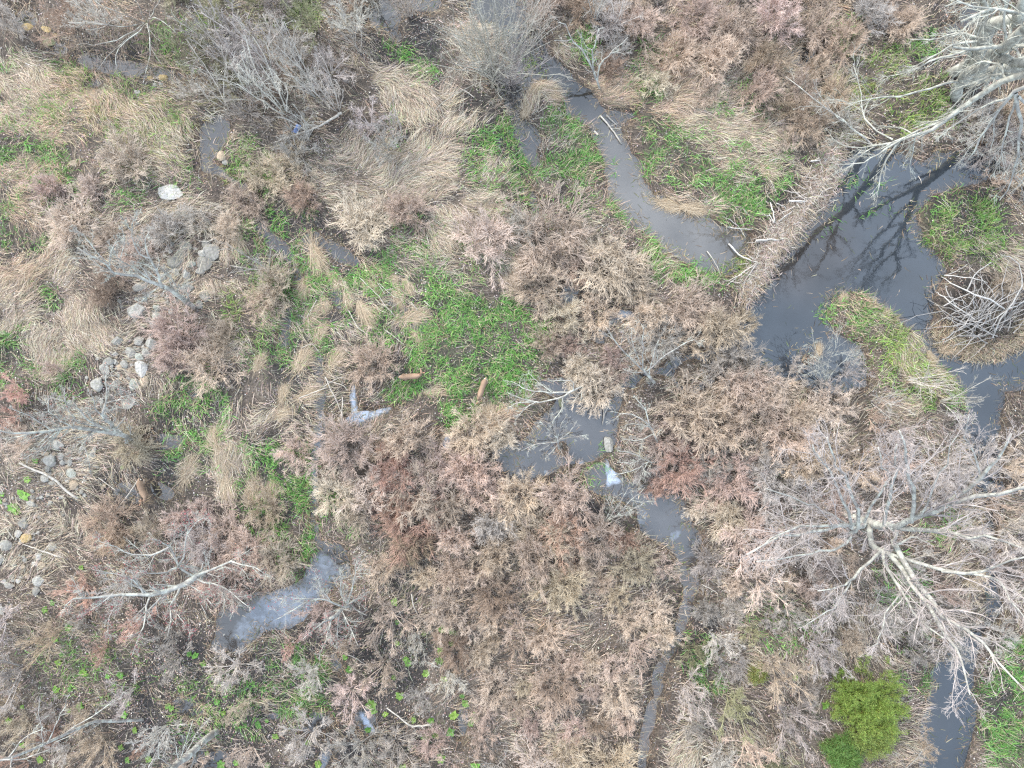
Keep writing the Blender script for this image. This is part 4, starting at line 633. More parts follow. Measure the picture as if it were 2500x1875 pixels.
def finish_labels():
    ORD = ['', 'second', 'third', 'fourth', 'fifth', 'sixth', 'seventh', 'eighth', 'ninth', 'tenth', 'eleventh', 'twelfth', 'thirteenth', 'fourteenth', 'fifteenth']
    g = {}
    for o, desc, kind, px, py in PENDING:
        d, mx_, my_, ph = min(((math.hypot(px - a, py - b), a, b, c) for a, b, c in MARKS), key=lambda r: r[0])
        k = int(round(math.degrees(math.atan2(my_ - py, px - mx_)) / 45)) % 8
        rel = ['right of', 'up and right of', 'above', 'up and left of', 'left of', 'down and left of', 'below', 'down and right of'][k]
        if d < 26: rel = 'right beside'
        g.setdefault((desc, rel, ph), []).append((d, o))
    for (desc, rel, ph), l in g.items():
        l.sort(key=lambda r: r[0])
        for i, (d, o) in enumerate(l):
            o['label'] = f'{desc} {rel} {ph}' + (f', {ORD[min(i, 14)]} out' if i else (', first out' if len(l) > 1 else ''))
def inside(px, py, poly):
    c = False; n = len(poly)
    for i in range(n):
        (x1, y1), (x2, y2) = poly[i], poly[(i + 1) % n]
        if (y1 > py) != (y2 > py) and px < (x2 - x1) * (py - y1) / (y2 - y1) + x1: c = not c
    return c

# ------------------------------------------------------------------ shrubs (unit radius prototypes, copies share the mesh)
def dense_proto(seed, upright=1.0):
    r = np.random.default_rng(seed); n = 40
    az = r.uniform(0, 2 * math.pi, n); tl = np.abs(r.normal(0, .62, n)).clip(.05, 1.3); b = np.stack([np.cos(az), np.sin(az), np.zeros(n)], -1) * np.sqrt(r.random((n, 1))) * .42; b[:, :2] *= r.uniform(.6, 1, 2)
    az2 = az + r.normal(0, .7, n); d = np.stack([np.cos(az2) * np.sin(tl), np.sin(az2) * np.sin(tl), np.cos(tl) * upright], -1)
    t = Tubes(); p0, r0 = grow(b, d, r.uniform(.5, 1.0, n), np.full(n, .012), np.full(n, .006), 6, .08, -.03, r)
    p1, r1 = spawn(p0, r0, 7, .15, 1, .45, .58, .7, 5, .09, -.02, .0055, r, lmin=.22, flat=.8); p2, r2 = spawn(p1, r1, 5, .15, 1, .5, .6, .85, 4, .10, -.02, .0046, r, lmin=.16)
    p3, r3 = spawn(p2, r2, 1, .2, .8, .55, .7, .9, 3, .1, 0, .0042, r, lmin=.12)
    t.add(p0, r0, 3); t.add(p1, r1, 3); t.add(p2, r2, 3); t.add(p3, r3, 3)
    return t.mesh('shrub')
DENSE = [dense_proto(100 + i, u) for i, u in enumerate((1.0, .8, 1.2, .7, 1.0, 1.3))]
def open_proto(seed, h=2.0, n=9, spread=.75, k=(8, 6, 3), sr=.022):
    r = np.random.default_rng(seed)
    az = np.linspace(0, 2 * math.pi, n, endpoint=False) + r.uniform(-.3, .3, n); tl = r.uniform(.1, spread, n); b = np.stack([np.cos(az), np.sin(az), np.zeros(n)], -1) * .08
    d = np.stack([np.cos(az) * np.sin(tl), np.sin(az) * np.sin(tl), np.cos(tl)], -1); a, c = Tubes(), Tubes()
    p0, r0 = grow(b, d, r.uniform(.75, 1.05, n) * h, np.full(n, sr), np.full(n, .009), 7, .09, .02, r)
    p1, r1 = spawn(p0, r0, k[0], .25, 1, .5, .38, .7, 5, .14, .05, .008, r, lmin=.25); p2, r2 = spawn(p1, r1, k[1], .2, 1, .6, .45, .8, 4, .12, .03, .0065, r, lmin=.15); p3, r3 = spawn(p2, r2, k[2], .3, 1, .6, .5, .8, 3, .14, .02, .0055, r, lmin=.1)
    a.add(p0, r0, 5); c.add(p1, r1, 3); c.add(p2, r2, 3); c.add(p3, r3, 3)
    return a.mesh('stems'), c.mesh('twigs')
OPEN = [open_proto(200 + i, h, n, s) for i, (h, n, s) in enumerate(((1.6, 8, 1.0), (2.0, 10, .8), (1.4, 12, 1.15)))]
WIL = open_proto(305, 6.2, 40, .5, (5, 3, 1), .026)
SAPL = [open_proto(300 + i, h, n, s, (7, 4, 1), .032) for i, (h, n, s) in enumerate(((4.6, 5, .22), (5.6, 7, .26), (4.0, 4, .3), (5.2, 14, .42)))]
C_ = dict(tan=(.54, .44, .35), pink=(.55, .435, .37), red=(.49, .33, .265), grey=(.45, .41, .37), straw=(.52, .43, .33), brown=(.40, .31, .235), olive=(.30, .29, .18), pale=(.43, .405, .365))
W_C = dict(tan='tan', pink='pinkish tan', red='reddish', grey='grey', straw='straw-coloured', brown='dark brown', olive='olive green', pale='pale lichened')
KEEP = [(1003,915,30),(1177,950,30),(345,1200,44),(1485,1087,24),(411,470,34),(2118,1712,96),(2058,1840,50),(906,1012,30),(1496,1166,26),(893,1770,22),(229,1110,20),(68,1314,20),(620,1520,60),(1105,1745,30),(1640,1250,34),(1680,1340,26),(1680,1420,20),(1665,1510,14),(1635,1600,16),(1545,955,24),(1640,905,22),(778,1000,14),(778,1090,14),(776,1170,14)]
SHR = []; ND = [0]
def shrub(px, py, r, c, kind='d'):
    """r in plan pixels, (px, py) the crown's centre"""
    if any(math.hypot(px - a, py - b) < q + .8 * r for a, b, q in KEEP): return
    rr = r * S; z = .55 * rr if kind == 'd' else (1.0 if kind == 'o' else 0)
    x, y, _ = P(px, py, z); col = np.array(C_[c]) * RNG.uniform(.72, 1.18); col = np.clip(col * RNG.uniform(.97, 1.03, 3), 0, .6)
    size = 'small' if r < 42 else ('wide' if r > 66 else 'middling')
    rz = RNG.uniform(0, 6.28)
    if kind == 'd':
        o = obj('shrub', DENSE[RNG.integers(0, len(DENSE))], M_TWIG, None, col, (x, y, gz(x, y) - .05)); k = rr * RNG.uniform(1.02, 1.2)
        o.scale = (k * RNG.uniform(.88, 1.12), k * RNG.uniform(.88, 1.12), min(k, 1.7) * RNG.uniform(.7, 1.0)); o.rotation_euler = (0, 0, rz)
        place_label(o, f'{size} {W_C[c]} twiggy shrub', 'shrub', px, py, 'dense twiggy shrubs of the marsh')
    else:
        src = (OPEN if kind == 'o' else SAPL); m = src[RNG.integers(0, 3)] if kind != 'w' else WIL
        nm = 'bare_bush' if kind == 'o' else 'sapling'
        o = empty(nm, (x, y, gz(x, y) - .05), rz); k = rr / 1.15 if kind == 'o' else RNG.uniform(.85, 1.15) * r / 60; o.scale = (k, k, k)
        for pn, me in (('stems', m[0]), ('crown', m[1])): obj(pn, me, M_TWIG, o, col * (1.1 if pn == 'stems' else .95))
        place_label(o, f'{size} {W_C[c]} ' + ('open bare bush' if kind == 'o' else 'tall bare sapling'), nm.replace('_', ' '), px, py, 'open bare bushes' if kind == 'o' else 'tall bare saplings')
    SHR.append((px, py, r)); ND[0] += kind == 'd'
EXPL = """1350 576 88 pink,1489 640 86 tan,1312 700 72 straw,1457 764 52 tan,1370 775 62 tan,1587 778 70 tan,1674 750 76 pink,1761 793 74 tan,1816 793 40 straw,1500 880 84 pink,1420 900 55 tan,1690 895 52 tan,1616 820 60 grey,1790 894 60 grey,1818 930 60 pink,1300 640 50 tan,1420 660 45 pink,1550 700 50 tan,1400 580 50 tan,1270 560 50 grey
880 555 76 tan,1184 590 76 pink,996 518 62 tan,663 700 58 straw,905 890 66 straw,910 950 58 straw,736 1015 52 tan,721 1108 46 pink,851 1100 70 pink,996 1073 66 tan,1155 1050 58 tan,1213 1065 52 tan,1112 1108 48 pink,953 1151 66 red,1010 1195 70 pink,1141 1160 66 pink,895 1195 58 pink,880 1247 50 tan,1010 1282 78 red,1083 1238 58 tan,1199 1282 56 grey,996 1340 60 brown,1112 1325 62 tan,1199 1354 60 tan,678 1368 54 tan,790 1180 40 tan,930 1060 50 tan,1060 1150 50 pink,1180 1200 52 pink,1240 1240 44 tan,960 1240 50 red
1385 1215 78 pink,1269 1209 58 tan,1457 949 56 tan,1602 943 50 pink,1674 1007 76 tan,1630 1065 54 pink,1761 1041 70 tan,1847 1021 70 pink,1804 963 60 tan,1660 1137 66 red,1790 1166 68 pink,1847 1122 60 grey,1745 1125 46 pale,1790 1267 64 tan,1717 1247 38 pink,1833 1325 74 pink,1746 1325 56 tan,1321 1319 70 tan,1385 1305 54 red,1457 1320 56 pink,1515 1310 42 red,1625 1350 46 red,1298 1368 64 tan,1413 1368 54 tan,1544 1378 56 straw,1930 1060 66 pink,1960 1130 60 tan,1900 1180 60 grey,1890 960 60 pink,1950 1010 50 tan,1600 1190 34 red,1580 1140 40 grey
300 390 70 straw,260 706 60 brown,420 865 58 pink,506 894 66 tan,434 800 66 pink,550 820 52 tan,174 535 64 pink,318 1090 52 straw,260 1280 58 brown,372 1290 40 tan,550 1296 58 pink,607 1340 52 pink,640 1240 50 tan,500 1320 50 grey,290 1330 50 brown,640 740 40 tan,600 480 60 tan,650 430 50 tan,740 480 50 brown,700 420 50 straw,330 620 50 pink,400 560 50 grey,560 560 46 tan,480 540 40 grey
2450 700 40 tan,1480 40 60 grey,1420 20 60 brown,1350 10 50 pink,1560 60 55 pink,1500 120 44 grey,1490 165 40 brown,1700 40 70 pink,1800 70 66 tan,1900 40 66 pink,1650 130 60 tan,1760 150 60 tan,1880 150 50 brown,2000 60 60 pink,2060 110 50 brown,1960 220 50 tan,2040 230 44 brown,1850 220 56 tan,2120 40 55 grey,2200 60 50 tan,1730 230 50 tan,1600 200 40 tan,1980 300 50 brown,2060 300 40 grey"""
for rec in EXPL.replace('\n', ',').split(','):
    a = rec.split(); shrub(float(a[0]), float(a[1]), float(a[2]), a[3])
for px, py, r, c in [(560,90,75,'grey'),(620,160,70,'grey'),(480,120,70,'olive'),(700,120,70,'grey'),(560,190,60,'olive'),(800,170,60,'grey'),(670,220,60,'brown'),(760,60,60,'olive'),(160,60,70,'brown'),(240,40,60,'grey'),(30,60,70,'grey'),(860,60,60,'grey'),(520,30,60,'olive'),(600,260,60,'grey'),(720,360,56,'grey'),(900,300,50,'grey'),(940,360,46,'grey'),
  (1950,1340,70,'grey'),(1860,1420,66,'pink'),(1990,1580,66,'grey'),(1900,1640,66,'tan'),(1790,1720,72,'olive'),(1680,1690,60,'grey'),(1930,1760,70,'grey'),(1830,1830,66,'tan'),(2030,1480,56,'grey'),(2150,1500,60,'grey'),(2220,1380,60,'grey'),(2090,1390,56,'tan'),(2180,1130,60,'pink'),(2100,1150,60,'tan'),(2200,1060,60,'grey'),(2140,1020,50,'tan'),(2290,1150,60,'grey'),(2300,1440,60,'pink'),(2480,1300,60,'grey'),(2480,1150,60,'tan'),(1950,900,44,'grey'),(2430,1130,54,'grey'),(2360,1160,50,'grey'),(2440,1230,50,'tan'),(2370,1300,50,'grey'),(2450,1380,54,'grey'),(2380,1430,46,'tan'),(2450,1550,50,'grey'),(2350,1540,44,'grey'),(2350,1600,40,'grey'),(2270,1830,40,'tan'),(2250,1600,44,'grey'),(1870,905,46,'grey'),(2090,910,40,'grey'),
  (780,1500,56,'pink'),(850,1700,60,'pink'),(930,1640,64,'tan'),(1050,1700,64,'grey'),(1100,1660,56,'grey'),(870,1840,64,'grey'),(960,1830,60,'grey'),(600,1850,56,'tan'),(700,1500,44,'brown'),(560,1640,60,'grey'),(590,1730,54,'tan'),(420,1620,54,'grey'),(300,1700,56,'grey'),(230,1830,60,'brown'),(120,1560,56,'brown'),(50,1780,56,'tan'),(330,1520,54,'red'),(190,1440,52,'red'),(300,1430,50,'grey'),(400,1560,44,'grey'),(560,1480,34,'red'),(700,1590,36,'red'),(240,1590,44,'red'),(120,900,40,'pink'),(40,960,52,'red'),(60,1080,48,'pink'),(20,1020,48,'red')]:
    shrub(px, py, r, c, 'o')
for px, py, r in [(828,275,56),(775,240,58),(700,280,66),(690,225,60),(640,255,58),(600,190,62),(735,170,50),(560,270,54),(880,130,46),(930,40,50),(660,150,60),(540,130,50),(1450,60,60),(1500,70,44),(760,330,40),(980,330,40),(960,340,36),(660,660,40),(2210,930,52),(2290,980,50),(2120,980,48)]:
    shrub(px, py, r, 'pale', 's')
for px, py, r, c in [(1206,190,62,'pale'),(1250,205,40,'grey'),(1185,165,40,'pale'),(1207,1862,34,'pale'),(2150,1900,46,'pale'),(2210,1920,40,'grey'),(2080,1930,38,'grey'),(1300,70,40,'grey'),(1000,40,30,'grey')]:
    shrub(px, py, r, c, 'w')
FILL = [([(1010,1380),(1660,1380),(1640,1480),(1600,1620),(1545,1740),(1520,1900),(1180,1900),(1150,1640),(1000,1500)], 50, ('tan','tan','straw','pink','tan','pink','brown')),
 ([(1720,960),(2090,960),(2080,1200),(2000,1480),(1720,1500),(1720,1320),(1700,1240),(1640,1180)], 54, ('pink','tan','grey','pink','grey')),
 ([(1700,1480),(2260,1420),(2240,1640),(1980,1640),(1900,1900),(1600,1900),(1680,1640)], 54, ('grey','tan','olive','grey'), .45),
 ([(1560,-40),(2140,-40),(2100,170),(2060,330),(1900,340),(1850,240),(1600,170)], 54, ('tan','brown','tan','pink')),
 ([(440,-40),(880,-40),(880,330),(560,330),(440,200)], 60, ('grey','brown','tan','olive')),
 ([(640,1100),(900,1040),(1260,1060),(1300,1180),(1260,1380),(900,1400),(870,1200),(800,1240)], 50, ('pink','tan','pink','red')),
 ([(1250,540),(1580,600),(1600,740),(1780,740),(1780,850),(1500,930),(1300,900),(1340,820),(1260,720)], 50, ('tan','pink','tan')),
 ([(-40,1480),(420,1560),(460,1900),(-40,1900)], 58, ('grey','brown','grey','tan','red'), .25), ([(360,1240),(640,1240),(560,1440),(520,1360),(420,1300)], 52, ('pink','tan','grey')),
 ([(2360,280),(2560,280),(2560,470),(2420,450)], 56, ('tan','grey')), ([(90,440),(300,460),(330,640),(200,700)], 60, ('pink','tan')), ([(700,1560),(1120,1420),(1180,1900),(760,1900)], 64, ('grey','pink','tan'), .3)]
for poly, dist, cols, *pd in FILL:
    xs = [p[0] for p in poly]; ys = [p[1] for p in poly]
    for _ in range(900):
        px, py = random.uniform(min(xs), max(xs)), random.uniform(min(ys), max(ys))
        if not inside(px, py, poly): continue
        if sample(wd, (px - 1250) * S, (937.5 - py) * S) < 16: continue
        r = random.choice((32, 40, 46, 52, 58, 66, 78)) * random.uniform(.9, 1.1)
        if fbm(px * S, py * S, .28, 2, 77) < .40: continue
        if any((px - a) ** 2 + (py - b) ** 2 < (.66 * (q + r) * dist / 50) ** 2 for a, b, q in SHR): continue
        if ND[0] >= 296: break
        shrub(px, py, r, random.choice(cols), 'd' if random.random() < (pd[0] if pd else .85) else 'o')
NSH = len(SHR)
#@@ROCKS
# ------------------------------------------------------------------ stones
import bmesh
def rock_mesh(seed, flat=.7):
    r = np.random.default_rng(seed); bm = bmesh.new(); bmesh.ops.create_icosphere(bm, subdivisions=4, radius=1.0)
    cuts = [(nrm(r.normal(0, 1, 3)), r.uniform(.5, .88)) for _ in range(12)]; off = r.uniform(0, 50, 3)
    for v in bm.verts:
        p = np.array(v.co)
        for nr, dd in cuts:
            e = p @ nr - dd
            if e > 0: p = p - nr * e * .95
        k = 1 + .22 * (float(fbm(p[0] + off[0], p[1] + p[2] * .7 + off[1], 1.2, 3, 5)) - .5) + .07 * (float(fbm(p[0] * 1. + p[2] + off[2], p[1], 5, 2, 6)) - .5)
        v.co = Vector(p * k * np.array((1, 1, flat)))
    me = bpy.data.meshes.new('rock'); bm.to_mesh(me); bm.free(); return smooth(me)
ROCKS = [rock_mesh(i, f) for i, f in enumerate((.75, .6, .8, .65, .55, .7, .8, .5))]
SLAB = rock_mesh(31, .3)
RC = dict(g=(.25, .24, .22), p=(.31, .30, .275), d=(.20, .19, .17), o=(.40, .29, .14), w=(.40, .39, .37), b=(.34, .27, .20), m=(.22, .23, .13), n=(.31, .325, .29))
RW = dict(g='grey', p='pale grey', d='dark grey', o='ochre-stained', w='whitish', b='buff brown', m='mossy', n='pale greenish')
def rock(px, py, rx, ry=None, c='g', rot=0, slab=False, label=None, lift=0.0):
    ry = ry or rx; h = min(rx, ry) * S; x, y, _ = P(px, py, h * .6)
    o = obj('rock', SLAB if slab else ROCKS[RNG.integers(0, len(ROCKS))], M_ROCK, None, np.array(RC[c]) * RNG.uniform(.85, 1.12)); g = gz(x, y)
    o.location = (x, y, g + lift + (h * .12 if not slab else .05)); o.rotation_euler = (RNG.normal(0, .08), RNG.normal(0, .08), math.radians(rot))
    o.scale = (rx * S * 1.04, ry * S * 1.04, h * RNG.uniform(.7, 1.0) if not slab else max(h, .3))
    sz = 'tiny' if rx < 7 else ('small' if rx < 10.5 else ('fist-shaped' if rx < 14 else ('large' if rx < 19 else 'biggest-class')))
    if label: tag(o, label, 'stone', 'stones of the marsh')
    else: place_label(o, f'{sz.replace("fist-shaped", "medium").replace("biggest-class", "very large")} {RW[c]} stone', 'stone', px, py, 'stones of the marsh')
STONES = """433 636 22 19 d;451 619 14 14 d;516 619 24 22 g;498 621 13 12 p;497 645 23 20 d;469 648 13 8 n;460 672 12 17 p;489 661 15 12 g;433 661 13 10 g;437 670 10 9 g;345 703 22 11 g;462 704 18 14 g;502 719 17 18 g;334 755 24 22 p;388 753 12 10 n;422 760 8 11 p;383 773 12 11 n;366 780 8 9 d;375 795 10 11 p;401 791 10 9 g;457 760 6 5 p;489 746 10 12 g;384 724 7 7 g;401 721 8 7 p;415 728 8 8 g;399 735 9 8 b;415 741 10 9 g;370 721 8 10 d;365 668 12 10 g;401 679 14 12 g;457 600 18 16 d;504 598 14 12 d;455 531 12 14 g;440 528 11 12 d;292 832 17 13 g;341 832 14 12 g;375 838 17 21 p;317 861 17 13 g;341 854 9 7 d;361 860 11 14 p;344 871 12 11 n;306 888 13 12 p;343 903 18 22 w;352 932 13 15 b;331 938 12 18 n;266 881 16 13 g;287 865 10 8 g;257 900 13 16 g;295 897 10 8 b;237 935 19 21 p;324 891 5 5 p;327 877 5 5 p;360 911 5 5 b;320 906 6 6 b;290 912 6 6 g;175 988 12 11 n;149 1083 15 14 p;126 1120 18 19 p;176 1156 14 13 n;186 1183 13 12 b;123 1143 11 9 g;282 1078 8 11 b;156 1113 9 10 p;224 1065 13 9 p;209 1093 10 8 g;161 1128 8 9 g;171 1173 6 4 w;113 1168 12 11 p;81 1226 15 9 p;58 1274 16 17 g;238 1138 9 5 g;222 1146 8 8 b;156 1158 6 7 p;103 1260 5 6 p;78 1252 6 6 b;17 1331 17 15 g;49 1302 10 10 p;129 1335 12 11 g;98 1357 10 10 w;89 1375 9 6 w;45 1377 7 6 n;64 1356 6 4 w;68 1365 7 6 g;4 1365 14 15 g;36 1405 8 6 d;51 1416 8 6 w;39 1413 7 6 g;30 1427 14 8 g;100 1414 14 16 p;62 1380 8 7 b;106 1380 12 9 b;60 1405 6 5 p;55 1352 4 4 p;89 1300 5 4 p;74 1405 7 6 b;15 1417 7 6 p;95 1440 10 12 g;6 1490 12 11 p;32 1485 14 12 b;5 1522 10 9 d;547 1551 4 4 p;60 66 18 12 o;112 97 22 14 m;136 87 9 7 o;116 74 14 8 o;395 187 14 10 o;367 189 8 6 o;377 209 6 6 p;391 205 7 6 p;541 384 13 14 b;551 397 10 10 g;185 401 13 12 b;338 228 9 7 p"""
for rec in STONES.split(';'):
    a = rec.split(); rock(float(a[0]), float(a[1]), float(a[2]), float(a[3]), a[4], RNG.uniform(-25, 25))
for _ in range(46):
    px = RNG.uniform(10, 130); py = RNG.uniform(1200, 1440); rock(px, py, RNG.uniform(3, 6), RNG.uniform(3, 6), random.choice('gpbbg'), RNG.uniform(0, 180))
for (ax_, ay_, n_) in [(450,600,16),(430,690,22),(350,770,14),(330,850,14),(300,910,18),(240,960,12),(180,1040,12),(150,1110,20),(190,1170,12),(110,1210,16)]:
    for _ in range(n_): rock(ax_ + RNG.normal(0, 34), ay_ + RNG.normal(0, 34), RNG.uniform(3.5, 8), RNG.uniform(3.5, 7), random.choice('ggpdbd'), RNG.uniform(0, 180))
rock(411, 470, 38, 19, 'w', -6, True, 'flat white slab lying among brown straw north of the stone row')
rock(315, 985, 21, 14, 'g', 35, True, 'grey shield-shaped flat slab beside the pale forked tree')
rock(229, 1110, 9, 21, 'p', -22, True, 'pointed pale slab set on edge below the pale forked tree')
rock(68, 1314, 17, 12, 'o', 28, False, 'ochre-topped white stone on the rubble patch near the frame edge', .08)
rock(1485, 1087, 15, 20, 'p', 8, False, 'smooth pale boulder rising from the middle pond', .16)
rock(1369, 986, 8, 13, 'm', 10, False, 'yellow mossy stone at the pond end under the fallen tree')

# ------------------------------------------------------------------ skunk cabbages: rosettes of broad leaves
def cabbage_mesh(seed):
    r = np.random.default_rng(seed); V, F = [], []; n = 0; nl = 8
    for k in range(nl):
        a = k * 2 * math.pi / nl + r.uniform(-.3, .3); ln = r.uniform(.7, 1.1); el = r.uniform(.25, 1.0); w = ln * r.uniform(.30, .42); ca, sa = math.cos(a), math.sin(a)
        prof = [0, .55, .95, 1.0, .75, .35, .03]
        for j, pw in enumerate(prof):
            t = j / 6; e = el - .9 * t; rad = .05 + ln * t * math.cos(el - .45 * t); z = ln * t * math.sin(el - .45 * t) * .8
            for q in (-1, -.5, 0, .5, 1):
                s_ = q * w * pw; zz = z + .22 * w * pw * abs(q) + r.normal(0, .012)
                V.append((ca * rad - sa * s_, sa * rad + ca * s_, zz))
        for j in range(6):
            for q in range(4): b = n + j * 5 + q; F.append((b, b + 1, b + 6, b + 5))
        n += 35
    return smooth(mesh_np('skunk_cabbage', np.array(V), [np.array(F)]))
CAB = [cabbage_mesh(i) for i in range(5)]
M_CAB, _t, _b = mat('cabbage_leaf', rough=.45, spec=.4); _oi = N(_t, 'ShaderNodeObjectInfo'); _o, _ = noise_mul(_t, _oi.outputs['Color'], 4, .7, 1.3); _t.links.new(_o, _b.inputs['Base Color'])
CABS = "174 1527 13;140 1557 12;153 1597 10;146 1616 12;205 1642 14;265 1650 9;295 1647 13;142 1681 13;174 1681 10;198 1722 15;172 1732 9;307 1716 14;302 1746 12;408 1725 11;417 1732 10;528 1715 11;328 1783 11;295 1826 11;462 1598 11;476 1602 11;496 1621 11;629 1770 13;537 1869 15;574 1865 11;544 1742 9;106 1849 13;62 1814 10;7 1641 10;62 1722 8;32 1754 12;311 1855 11;503 1843 8;362 1855 12;278 1671 8;116 1485 12;133 1470 10;204 1384 9;963 1467 14;970 1521 9;1081 1532 15;1104 1536 13;1115 1541 10;1076 1586 13;1074 1608 14;976 1700 15;905 1722 18;912 1738 11;854 1634 13;1040 1644 13;1106 1748 17;1135 1719 14;1161 1750 18;1150 1765 12;1054 1754 12;1051 1785 18;1040 1800 16;1064 1795 13;1100 1783 15;990 1609 10;996 1620 12;650 1762 7;672 1799 11;753 1816 11;898 1784 11;1077 1846 16;1160 1865 15;984 1871 14;656 1864 10;776 1869 14;1094 1433 8;1035 1548 8;843 1605 10;1103 1566 10;1086 1655 11;970 1571 9;987 1351 11;1005 1371 12;1047 360 9;1421 1360 9;95 1125 12;74 1169 12;62 1207 20;38 1238 18;44 1246 14;6 1222 11;12 1205 9;302 1141 7;1970 1521 9;2048 1635 10;1937 1651 10;2010 1716 14;1010 1760 10;940 1745 10;1128 1700 10;960 1655 9"
for rec in CABS.split(';'):
    px, py, r = map(float, rec.split()); x, y, _ = P(px, py, .15)
    o = obj('skunk_cabbage', CAB[RNG.integers(0, 5)], M_CAB, None, np.array((.095, .205, .03)) * RNG.uniform(.75, 1.3) * np.array((RNG.uniform(.8, 1.35), 1, 1)), (x, y, max(gz(x, y), 0) + .02)); k = r * S * .85; o.scale = (k, k, k); o.rotation_euler = (0, 0, RNG.uniform(0, 6))
    place_label(o, ('small' if r < 10.5 else 'broad' if r > 14.5 else 'medium') + ' bright green leaf rosette', 'skunk cabbage', px, py, 'skunk cabbages in the muck')

# ------------------------------------------------------------------ straw tussocks standing in the wet meadow
def tussock_mesh(seed, comb):
    r = np.random.default_rng(seed); n = 620; a0 = r.uniform(0, 2 * math.pi, n); rad = np.sqrt(r.random(n)) * .5
    x, y = rad * np.cos(a0), rad * np.sin(a0); ang = np.where(r.random(n) < comb, r.normal(0, .28, n) + .5 * y / .5, a0 + r.normal(0, .6, n))
    V, F = blades(x - .45, y * .62, .26 - .5 * rad ** 2 + r.uniform(-.1, .08, n), ang, r.uniform(-.15, .5, n), r.uniform(.4, 1.2, n), r.uniform(.008, .018, n), r.uniform(.1, .9, n), .35)
    c = pick([(.47, .38, .27), (.53, .45, .34), (.40, .31, .21), (.33, .25, .17)], n) * r.uniform(.75, 1.15, (n, 1))
    return mesh_np('grass_tussock', V, F, np.repeat(c, 5, 0))
TUS = [tussock_mesh(i, c) for i, c in enumerate((.8, .9, .85, .95, .7))]
for px, py, r, a in [(765,764,30,60),(895,772,34,-60),(1019,770,34,0),(973,729,26,-50),(822,871,28,70),(741,871,34,60),(739,709,30,-80),(791,746,22,-80),(820,686,26,-60),(785,807,26,60),(1016,825,20,-50),(640,880,24,70),(776,639,36,-60),(999,700,24,-50),(463,1137,34,60),(550,1123,34,-70),(692,955,22,70),(663,1198,26,80),(760,960,30,20),(1877,417,26,-40),(579,600,30,-85),(610,1210,30,-85),(530,1060,30,50),(1060,955,20,0),(1195,1010,36,100),(1250,690,26,0),(905,700,22,-45),(850,735,22,-60),(690,1010,26,40),(560,1200,30,-80),(960,680,20,-50),(1640,500,26,-20),(1700,508,30,0),(1310,225,30,10),(1350,235,24,-20),(1290,262,22,60),(2330,850,26,0),(2060,730,18,80),(2160,770,18,80),(2280,880,20,-60),(1795,925,14,80),(2003,850,16,90)]:
    x, y, _ = P(px, py, .2); o = obj('grass_tussock', TUS[RNG.integers(0, 5)], M_STRAW, None, None, (x, y, max(gz(x, y), -.02))); k = r * S * 1.35; o.scale = (k * 1.1, k * .72, k * .5); o.rotation_euler = (0, 0, math.radians(a) + RNG.normal(0, .2))
    place_label(o, ('small' if r < 24 else 'large' if r > 31 else 'medium') + ' pale dead-grass tussock', 'tussock', px, py, 'dead grass tussocks')

# ------------------------------------------------------------------ fallen sticks
def stick(pts, r0, r1, label, col=(.40, .37, .325), name='fallen_branch', twigs=0, group=None, r=RNG):
    q = curve_pts([P(*p) for p in pts], 10, .006, r); o0 = q[0].copy(); R = np.linspace(r0, r1, 10) * (1 + r.normal(0, .08, 10)); o = empty(name, o0); t = Tubes(); t.add(q, R, 6)
    m = t.mesh('limb', origin=o0)
    if not twigs: bpy.data.objects.remove(o); o = obj(name, m, M_DEAD, None, col, o0)
    else:
        obj('limb', m, M_DEAD, o, col); t = Tubes(); p1, r1_ = spawn(q[None], R[None], twigs, .3, 1, .7, .3, .55, 5, .15, .02, .005, r, lmax=1.2); p2, r2_ = spawn(p1, r1_, 4, .2, 1, .7, .45, .7, 4, .15, .02, .0045, r, lmax=.6); t.add(p1, r1_, 4); t.add(p2, r2_, 3)
        obj('twigs', t.mesh('twigs', origin=o0), M_DEAD, o, col)
    tag(o, label, 'branch', group or 'fallen sticks and branches'); return o
G = .22
